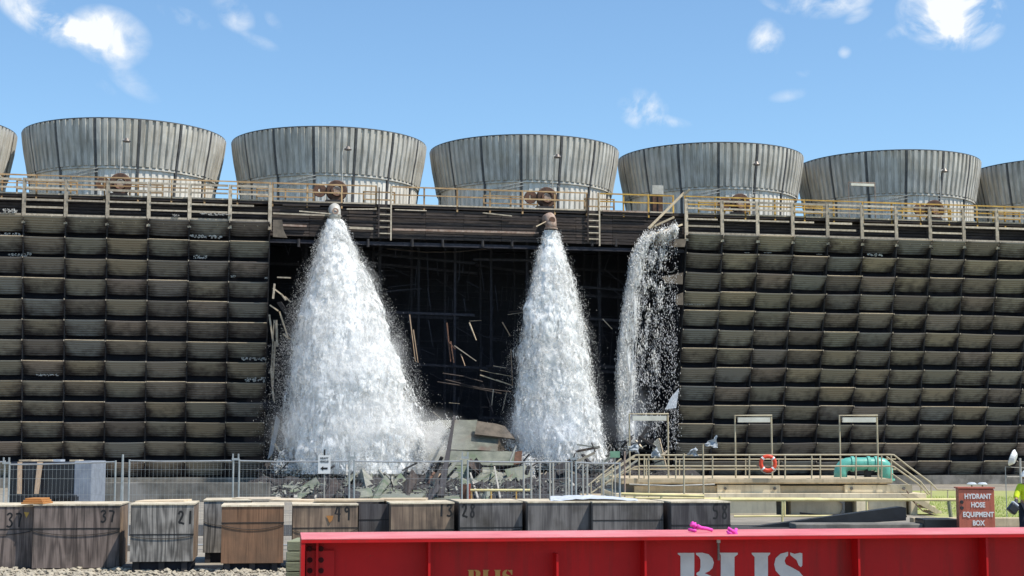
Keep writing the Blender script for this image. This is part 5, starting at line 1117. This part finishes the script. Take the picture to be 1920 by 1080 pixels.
# ================================================================ CRATES
DIG = {'3': [(.1, .85), (.35, 1), (.7, .95), (.75, .75), (.35, .55), (.75, .4), (.75, .12), (.4, 0), (.05, .1)], '7': [(.05, .95), (.85, .95), (.6, .5), (.5, 0)], '2': [(.1, .75), (.3, .98), (.65, .9), (.65, .6), (.1, .05), (.3, .12), (.9, .0)],
       '1': [(.5, 1), (.45, 0)], '4': [(.35, 1), (.05, .45), (.8, .42)], '4b': [(.6, .95), (.55, -.15)], '9': [(.75, .8), (.45, 1), (.15, .8), (.35, .55), (.7, .7), (.75, .85), (.7, -.05)], '8': [(.75, .85), (.4, 1), (.15, .8), (.7, .3), (.55, 0), (.2, .05), (.15, .3), (.75, .85)],
       '5': [(.8, 1), (.2, .98), (.15, .55), (.6, .6), (.75, .3), (.5, 0), (.1, .05)], 'B': [(.1, 1), (.12, 0)], 'Bb': [(.12, .95), (.65, .85), (.2, .52), (.75, .35), (.65, .05), (.1, .0)]}
def digits(s, cr, px, py, wd, h, Y):
    k = F / Y; x = at(px, py, Y).x - cr.location.x; z = at(px, py, Y).z; x *= 1.01
    for ch in s:
        for key in ([ch, ch + 'b'] if ch + 'b' in DIG else [ch]):
            st = [(x + u * wd / k, -.004, z + (v - 1) * h / k) for u, v in DIG[key]]
            # smooth the stroke
            ps = [Vector(p) for p in st]
            if ch not in '14B' or key == 'Bb':
                for _ in range(2): ps = [ps[0]] + [q for a, b2 in zip(ps[:-1], ps[1:]) for q in (a.lerp(b2, .25), a.lerp(b2, .75))] + [ps[-1]]
            tb = MB().tube(ps, .018, 6); tb.v = [(v[0], -.0015 + (v[1] + .004) * .1, v[2]) for v in tb.v]; tb.obj('number', 'black_paint', cr)
        x += (wd * 1.25) / k
def crate(x0, x1, ytop, m, lab, Y=28.6, ybot=1056, dep=1.5, lid=True, num=None, straps=(.62,), loops=True, seams=(), base=True):
    a = at(x0, ytop, Y); b_ = at(x1, ytop, Y); w_ = b_.x - a.x; h = a.z; zb = max(0.02, at(x0, ybot, Y).z)
    t = thing('wooden_crate', lab, 'crate', (a.x + w_ / 2, Y, 0), R(8.6), group='weathered wooden crates in a row')
    xs = [-w_ / 2] + [at(s, 0, Y).x - t.location.x for s in seams] + [w_ / 2]
    for q0, q1 in zip(xs[:-1], xs[1:]): MB().bb(q0 + .002, q1 - .002, 0, .02, zb, h - .02).obj('front_panel', m, t)
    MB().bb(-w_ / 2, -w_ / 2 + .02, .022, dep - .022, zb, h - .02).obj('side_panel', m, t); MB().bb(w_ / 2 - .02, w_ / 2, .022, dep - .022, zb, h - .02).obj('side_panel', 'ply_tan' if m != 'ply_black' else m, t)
    MB().bb(-w_ / 2, w_ / 2, dep - .02, dep, zb, h - .02).obj('back_panel', m, t)
    if lid:
        o_ = MB().bb(-w_ / 2 - .01, w_ / 2 + .01, -.015, dep + .01, h - .018, h + .008).obj('lid', 'ply_lid', t); o_.rotation_euler = (0, random.gauss(0, .003), 0)
    MB().bb(-w_ / 2 + .04, w_ / 2 - .04, .12, dep - .05, .0, zb).obj('base', 'tower_dark', t)  # black block added in the gap below, standing in for the crate's shadow
    for q in (-.8, 0, .72): MB().bb(-w_ / 2 * abs(q) - .05 if q < 0 else q * w_ / 2 - .05, (-w_ / 2 * abs(q) + .05) if q < 0 else q * w_ / 2 + .05, .04, dep - .04, 0, zb).obj('skid', 'charred', t)
    for s_ in straps:
        z = zb + (h - zb) * s_; MB().bb(-w_ / 2 - .006, w_ / 2 + .006, -.006, -.002, z - .009, z + .009).obj('strap', 'black_paint', t)
    if loops:
        z = zb + (h - zb) * (straps[0] - .02 if straps else .6); sg_ = random.uniform(.05, .12)
        MB().tube([(-w_ / 2 + w_ * i / 14, -.012, z - sg_ * math.sin(math.pi * i / 14) ** .7) for i in range(15)], .006, 6).obj('rope', 'black_paint', t)
    if num: digits(num[0], t, *num[1:], Y)
    return t
crate(-58, 61, 948, 'ply_mauve', 'crate marked 37 at the left edge of the picture', num=('37', 12, 962, 13, 26), ybot=1066)
crate(66, 224, 946, 'ply_mauve', 'crate marked 37 left of crate 21, sunlit right side', num=('37', 187, 957, 12, 22), ybot=1066, seams=(147,), dep=1.6)
crate(247, 363, 945, 'ply_grey', 'grey crate marked 21 with bold wavy grain', Y=27.9, num=('21', 333, 958, 13, 24), ybot=1053, dep=1.7, straps=(.47,))
crate(383, 470, 938, 'ply_grey', 'grey crate set back behind the plain brown crate', Y=30.2, ybot=1036, straps=())
crate(417, 532, 948, 'ply_brown', 'plain brown crate without a number', Y=27.9, ybot=1056, dep=1.5, straps=(.70,))
crate(550, 671, 946, 'ply_tan', 'crate marked 49 with an orange label', num=('49', 628, 950, 13, 24), straps=(.60,))
crate(673, 731, 943, 'ply_black', 'narrow dark crate between crates 49 and 13', Y=28.9, lid=False, straps=(.72,), loops=False)
crate(733, 852, 943, 'ply_tan', 'brown crate marked 13 with fine vertical grain', num=('13', 822, 946, 12, 22), straps=(.55,))
crate(862, 980, 941, 'ply_dark', 'dark grey crate marked 28', num=('28', 866, 945, 12, 24), straps=(.58,))
crate(989, 1107, 941, 'ply_dark', 'dark creased crate right of crate 28', straps=(.32,), loops=False)
crate(1110, 1245, 941, 'ply_dark', 'wide dark crate left of crate 58', straps=(.7,), loops=False)
crate(1257, 1371, 941, 'ply_black', 'black crate marked 58 at the right end of the row', num=('58', 1336, 946, 14, 26), straps=(.62,), loops=False)
lbx = at(618, 973, 28.6); o = MB().prism([Vector((-.06, 0, .06)), Vector((.07, 0, .06)), Vector((.05, 0, -.02)), Vector((.0, 0, -.07))], (0, -.004, 0)).obj('orange_label', 'timber_orange'); o.location = (lbx.x, 28.594, lbx.z); tag(o, 'small orange label stuck on crate 49', 'label')
lbx = at(50, 966, 28.6); o = MB().prism([Vector((-.05, 0, .06)), Vector((.05, 0, .05)), Vector((.0, 0, -.05))], (0, -.004, 0)).obj('yellow_label', 'rail_yellow'); o.location = (lbx.x, 28.594, lbx.z); tag(o, 'small yellow label stuck on the leftmost crate', 'label')
# timber dunnage on the crates
dn = thing('timber_block', 'orange timber blocks on top of the two crates marked 37', 'timber', at(75, 945, 28.9) + Vector((0, 0, .012)))
for q in range(3): MB().bb(-.22 + .02 * q, .18 - .03 * q, -.42 + q * .05, .2, .0 + q * .035, .032 + q * .035).obj('timber', 'timber_orange', dn, bevel=.004)
for i, (xa, xb, py, Y, m_) in enumerate(((470, 560, 936, 30.6, 'grey_wood'), (510, 660, 938, 30.2, 'pale_wood'), (712, 800, 936, 30, 'pale_wood'), (590, 720, 937.5, 29.6, 'pale_wood'), (1032, 1160, 938, 29.6, 'pale_wood'), (880, 1010, 938.5, 29.9, 'pale_wood'), (440, 520, 934.5, 31, 'grey_wood'), (260, 350, 940, 29.2, 'pale_wood'))):
    a, b_ = at(xa, py, Y), at(xb, py, Y); ob = MB().bb(0, b_.x - a.x, -.3, .5, -.02, .015).obj('loose_board', m_); ob.location = (a.x, Y, max(a.z, 1.2)); ob.rotation_euler = (0, random.gauss(0, .008), random.gauss(0, .04)); tag(ob, ('grey loose board on top between the brown crate and crate 49', 'long pale board lying over the top of crate 49', 'pale board on top of crate 13', 'pale board bridging crate 49 and the narrow dark crate', 'pale board beside the crumpled plastic sheet', 'pale board over the dark grey crate', 'grey board behind the top of the plain brown crate', 'small pale board behind the top of crate 21')[i], 'board', 'thin boards lying on the crates')
# plastic sheet draped on the right crates
vs = []; fs = []
for i in range(25):
    for j in range(5):
        x = i / 24; p = at(1032 + 165 * x, 939, 28.9 + j * .3); vs.append((p.x, p.y, 1.22 + .045 * math.sin(x * 3.1) + .02 * noise.noise(Vector((i * .5, j, 0))) + .015 * j * (1 - x)))
for i in range(24):
    for j in range(4): k = i * 5 + j; fs.append((k, k + 1, k + 6, k + 5))
ob = MB().add(vs, fs).obj('plastic_sheet', 'white_sheet'); ob.modifiers.new('t', 'SOLIDIFY').thickness = .006; tag(ob, 'pale plastic sheet crumpled over the dark crates on the right', 'sheet')
# timber stack under the beam
ts = thing('timber_cribbing', 'stack of greenish timbers under the left end of the red beam', 'timber stack', (at(590, 0, 13.4).x, 13.4, 0))
zt = at(0, 1010, 13.4).z; k = 0; z = zt
while z > .0:
    z0 = max(0, z - .085); MB().bb(-.19 + random.uniform(-.01, .01), .6, -.3, .3, z0, z - .006).obj('timber', 'timber_green', ts, bevel=.006); z -= .085; k += 1

# ================================================================ RED BEAM
YB = 12.0; ph = R(8.3)
p0 = at(565, 1010, YB); rbm = thing('red_beam', 'long red steel girder across the foreground with stencilled letters', 'steel beam', (p0.x, p0.y, 0), ph)
ztop = p0.z; fw = .95; Lb = 9.0
IM = (Matrix.Translation(rbm.location) @ Matrix.Rotation(ph, 4, 'Z')).inverted()
def BL(px, py, ly):   # pixel on the beam's own plane y=ly
    d = ray(px, py); n = Vector((-math.sin(ph), math.cos(ph), 0)); k = (ly + n.dot(Vector((p0.x, p0.y, 0)))) / n.dot(d)
    return IM @ Vector((k * d.x, k * d.y, CH + k * d.z))
MB().bb(0, Lb, 0, fw, ztop - .010, ztop).obj('top_flange', 'beam_sunlit', rbm, bevel=.003)
wy = .20
MB().bb(0, Lb, 0, fw, ztop - .034, ztop - .0105).obj('flange_plate', 'beam_red', rbm)
MB().bb(.0, Lb, wy, wy + .03, ztop - 1.15, ztop - .035).obj('web', 'beam_red', rbm)
MB().bb(0, Lb, 0, fw, .12, .15).obj('bottom_flange', 'beam_red', rbm, bevel=.003)
MB().bb(0.0, .03, .004, fw - .004, .151, ztop - .035).obj('end_plate', 'beam_red', rbm)
MB().bb(.04, .26, wy - .035, wy - .002, .16, ztop - .10).obj('splice_plate', 'beam_red', rbm, bevel=.003)
for px in (595, 805, 1045, 1210, 1610, 1850):
    c = BL(px, 1040, .06); MB().bb(c.x - .009, c.x + .009, .05 if px not in (595,) else .12, wy - .001, .16, ztop - .036 - (.0 if px != 1045 else .10)).obj('stiffener', 'beam_red', rbm)
for px in (581, 602):
    for py in (1029, 1050, 1070, 1091):
        c = BL(px, py, wy - .036); MB().lathe([(0, -.004), (.021, -.004), (.021, .01)], 14, c=c, axis='y').obj('bolt_hole', 'hole', rbm)
G = [[(185, 340), (370, 340), (370, 800), (185, 800), (185, 785), (215, 765), (215, 375), (185, 355)],
     [(388, 340), (460, 338), (530, 355), (575, 400), (590, 450), (575, 510), (540, 545), (488, 568), (560, 600), (600, 660), (595, 730), (560, 780), (480, 800), (388, 800), (388, 785), (435, 750), (440, 640), (425, 602), (395, 590), (395, 565), (430, 545), (440, 500), (440, 420), (425, 385), (390, 360)],
     [(655, 338), (860, 338), (858, 358), (822, 385), (822, 800), (655, 800), (668, 780), (668, 370)], [(840, 800), (840, 770), (940, 740), (985, 640), (1000, 640), (1000, 800)],
     [(1015, 338), (1225, 338), (1222, 355), (1198, 380), (1200, 765), (1225, 785), (1225, 800), (1020, 800), (1020, 785), (1050, 765), (1048, 385), (1018, 355)],
     [(1425, 328), (1425, 372), (1400, 390), (1385, 430), (1400, 470), (1480, 510), (1550, 550), (1600, 610), (1610, 680), (1580, 750), (1520, 790), (1440, 800), (1440, 760), (1480, 740), (1490, 690), (1450, 650), (1340, 600), (1285, 540), (1270, 470), (1285, 400), (1340, 350)],
     [(1448, 335), (1500, 352), (1560, 338), (1585, 345), (1585, 480), (1570, 500), (1545, 480), (1520, 420), (1450, 365)], [(1290, 800), (1290, 650), (1310, 640), (1340, 720), (1425, 765), (1425, 800)]]
def letters(ox_, oy_, s_, m):
    for poly in G:
        MB().prism([BL(ox_ + (x - 185) * s_, oy_ + (y - 338) * s_, wy - .001) for x, y in poly], (0, -.003, 0)).obj('letter', m, rbm)
letters(1270.8, 1036.3, 1 / 6, 'letter_white'); letters(877, 1068.5, .0597, 'letter_yellow')
# pink sling and shackle
pk = thing('pink_sling', 'bright pink lifting strap knotted on top of the red girder', 'strap', (Matrix.Translation(rbm.location) @ Matrix.Rotation(ph, 4, 'Z')) @ Vector((BL(1330, 1000, .5).x, .5, ztop)), ph)
def pkp(px, dz, dy=0): return (BL(px, 1000, .5).x - BL(1330, 1000, .5).x, dy, dz)
MB().tube([pkp(1336, .015), pkp(1325, .03), pkp(1315, .035), pkp(1307, .05)], [.014, .014, .016, .02], 8).obj('strap', 'pink', pk, smooth=True)
for q in range(10):
    a = q * 1.9; MB().tube([pkp(1304, .03 + .03 * math.sin(a), .02 * math.cos(a)), pkp(1299 + 6 * math.sin(a * 1.3), .05 + .035 * math.cos(a), .03)], .014, 8).obj('knot_loop', 'pink', pk, smooth=True) if q < 5 else MB().tube([pkp(1350 + 7 * math.sin(a), .0 + .02 * math.cos(a), -.35), pkp(1352 + 10 * math.cos(a * 1.7), .03 + .03 * math.sin(a), -.33)], .013, 8).obj('knot_loop', 'pink', pk, smooth=True)
sk = BL(1347, 1020, wy - .05); t = thing('steel_shackle', 'dark steel tie rod hanging below the pink strap', 'shackle', (Matrix.Translation(rbm.location) @ Matrix.Rotation(ph, 4, 'Z')) @ sk, ph)
MB().tube([(0, 0, .02), (0, 0, -.13)], .010, 8).obj('rod', 'steel', t); MB().lathe([(0, -.02), (.018, -.02), (.018, .02), (0, .02)], 8, c=(0, 0, .03)).obj('nut', 'galv', t)

def nest(root, parent_name, child_names):
    ps = [c for c in root.children if c.name.split('.')[0] == parent_name]
    if not ps: return
    for c in list(root.children):
        if c.name.split('.')[0] in child_names and c not in ps: 
            p = min(ps, key=lambda q: (sum((Vector(b) for b in q.bound_box), Vector()) / 8 - sum((Vector(b) for b in c.bound_box), Vector()) / 8).length)
            c.parent = p
for r_ in [o for o in COL.objects if o.parent is None]:
    nest(r_, 'web', ('letter', 'stiffener', 'bolt_hole')) if r_ is rbm else None
    nm_ = r_.name.split('.')[0]
    if nm_ == 'wooden_crate': nest(r_, 'front_panel', ('number', 'rope', 'strap'))
    if nm_ == 'direction_sign': nest(r_, 'board', ('lettering', 'arrow'))
    if nm_ == 'hydrant_box': nest(r_, 'door', ('lettering', 'latch'))
    if nm_ == 'lamp_pole': nest(r_, 'pole', ('lamp_head', 'junction_box', 'bracket'))
    if nm_ == 'flow_valve': nest(r_, 'valve_body', ('flange', 'cap'))
    if nm_ == 'teal_pipe': nest(r_, 'pipe', ('flange',))
    if nm_ == 'broken_pipe': nest(r_, 'pipe', ('flange', 'cap', 'ring', 'lever'))
    if nm_ == 'concrete_platform': nest(r_, 'front_panel', ('lifting_eye',))
    if nm_ == 'lifebuoy': nest(r_, 'ring', ('band', 'rope'))
    if nm_ == 'fallen_ribbed_panel': nest(r_, 'sheet', ('rib',))

# ================================================================ PERSON at the right edge
def skin(name, m, verts, edges, rad, parent, root=0, sub=1):
    me = bpy.data.meshes.new(name); me.from_pydata([tuple(v) for v in verts], edges, []); me.materials.append(MAT[m]); o_ = link(name, me, parent)
    bpy.context.view_layer.objects.active = o_; md = o_.modifiers.new('skin', 'SKIN'); md.use_smooth_shade = True
    for i, r_ in enumerate(rad): me.skin_vertices[0].data[i].radius = (r_, r_) if not isinstance(r_, tuple) else r_
    me.skin_vertices[0].data[root].use_root = True
    s_ = o_.modifiers.new('sub', 'SUBSURF'); s_.levels = sub; s_.render_levels = sub; return o_
YPn = 36.5; pr = thing('person', 'person in yellow high visibility shirt and dark trousers reaching left', 'person', (at(1923, 0, YPn).x, YPn, 0))
J = {'pel': (0, 0, .88), 'spi': (0, -.02, 1.08), 'che': (.0, -.06, 1.26), 'nk': (0, -.09, 1.41), 'hd': (-.02, -.13, 1.53), 'ls': (-.17, -.07, 1.33), 'le': (-.29, -.17, 1.10), 'lw': (-.35, -.34, .95), 'rs': (.17, -.07, 1.33), 're': (.24, -.14, 1.08), 'rw': (.12, -.34, 1.0),
     'lh': (-.10, 0, .84), 'lk': (-.12, -.04, .46), 'la': (-.13, 0, .09), 'lt': (-.14, -.16, .04), 'rh': (.10, 0, .84), 'rk': (.12, -.05, .46), 'ra': (.14, 0, .09), 'rt': (.15, -.16, .04)}
kk = list(J); ix = {k: i for i, k in enumerate(kk)}
E_ = [('pel', 'spi'), ('spi', 'che'), ('che', 'nk'), ('nk', 'hd'), ('che', 'ls'), ('ls', 'le'), ('le', 'lw'), ('che', 'rs'), ('rs', 're'), ('re', 'rw'), ('pel', 'lh'), ('lh', 'lk'), ('lk', 'la'), ('la', 'lt'), ('pel', 'rh'), ('rh', 'rk'), ('rk', 'ra'), ('ra', 'rt')]
rd = {'pel': .12, 'spi': .11, 'che': .13, 'nk': .055, 'hd': .085, 'ls': .06, 'le': .042, 'lw': .03, 'rs': .06, 're': .042, 'rw': .03, 'lh': .085, 'lk': .055, 'la': .04, 'lt': .04, 'rh': .085, 'rk': .055, 'ra': .04, 'rt': .04}
skin('body', 'skin_tone', [J[k] for k in kk], [(ix[a], ix[b_]) for a, b_ in E_], [rd[k] for k in kk], pr, sub=2)
def sub_sk(name, m, keys, edges, rad, root=0):
    ii = {k: i for i, k in enumerate(keys)}; return skin(name, m, [J[k] for k in keys], [(ii[a], ii[b_]) for a, b_ in edges], rad, pr, root, 2)
J['lm'] = tuple(Vector(J['le']).lerp(Vector(J['lw']), .35)); J['rm'] = tuple(Vector(J['re']).lerp(Vector(J['rw']), .35)); J['waist'] = (0, 0, .90)
sub_sk('shirt', 'hivis', ['waist', 'spi', 'che', 'ls', 'le', 'lm', 'rs', 're', 'rm'], [('waist', 'spi'), ('spi', 'che'), ('che', 'ls'), ('ls', 'le'), ('le', 'lm'), ('che', 'rs'), ('rs', 're'), ('re', 'rm')], [.145, .14, .155, .085, .07, .06, .085, .07, .06])
sub_sk('trousers', 'trouser', ['pel', 'lh', 'lk', 'la', 'rh', 'rk', 'ra'], [('pel', 'lh'), ('lh', 'lk'), ('lk', 'la'), ('pel', 'rh'), ('rh', 'rk'), ('rk', 'ra')], [.135, .10, .075, .065, .10, .075, .065])
for s_, a in (('l', -1), ('r', 1)):
    w0 = Vector(J[s_ + 'w']); el_ = Vector(J[s_ + 'e']); d = (w0 - el_).normalized(); sd = d.cross(Vector((0, 0, 1))).normalized(); dn_ = sd.cross(d)
    skin('glove', 'glove', [el_.lerp(w0, .4), w0, w0 + d * .09], [(0, 1), (1, 2)], [.05, .045, (.045, .022)], pr, 0, 2)
    for q in range(4):
        o0 = w0 + d * .07 + sd * (.03 - .02 * q); ln = (.075, .085, .08, .06)[q]; p1 = o0 + d * ln * .5 - dn_ * .01; p2 = p1 + d * ln * .3 - dn_ * .03; skin('finger', 'glove', [o0, p1, p2], [(0, 1), (1, 2)], [.010, .009, .008], pr, 0, 1)
    o0 = w0 + d * .02 + sd * .035; skin('thumb', 'glove', [o0, o0 + d * .03 + sd * .03, o0 + d * .06 + sd * .035 - dn_ * .01], [(0, 1), (1, 2)], [.013, .011, .009], pr, 0, 1)
for s_ in ('l', 'r'):
    an_ = Vector(J[s_ + 'a']); skin('boot', 'charred', [an_ + Vector((0, .02, .08)), an_ + Vector((0, .02, -.03)), an_ + Vector((0, -.12, -.045)), an_ + Vector((0, -.2, -.05))], [(0, 1), (1, 2), (2, 3)], [.06, .058, .045, .035], pr, 0, 2)
hc = Vector(J['hd']) + Vector((0, -.005, .03))
MB().lathe([(0, .13), (.06, .12), (.105, .07), (.12, .0), (.14, -.012), (.14, -.02), (.115, -.01), (.1, .06), (0, .12)], 20, c=hc + Vector((0, 0, .02))).obj('helmet', 'helmet', pr, smooth=True)
MB().lathe([(0, -.02), (.012, -.012), (.016, 0), (.01, .02), (0, .03)], 8, c=hc + Vector((0, -.105, -.06))).obj('nose', 'skin_tone', pr)
for s_ in (-1, 1): MB().lathe([(0, -.008), (.01, -.004), (.011, 0)], 8, c=hc + Vector((s_ * .032, -.088, -.03)), axis='y').obj('eye', 'charred', pr)
tl_ = thing('tool_bag', 'dark tool bag with white top in the reaching hand', 'bag', Vector(J['lw']) + pr.location + Vector((-.05, -.12, -.03)), R(20))
MB().bb(-.11, .11, -.07, .07, -.22, -.02).obj('bag_body', 'black_tarp', tl_, bevel=.03); MB().bb(-.11, .06, -.06, .06, -.019, .03).obj('bag_top', 'white_sheet', tl_, bevel=.02)
tl_.rotation_euler = (0, R(38), R(10))
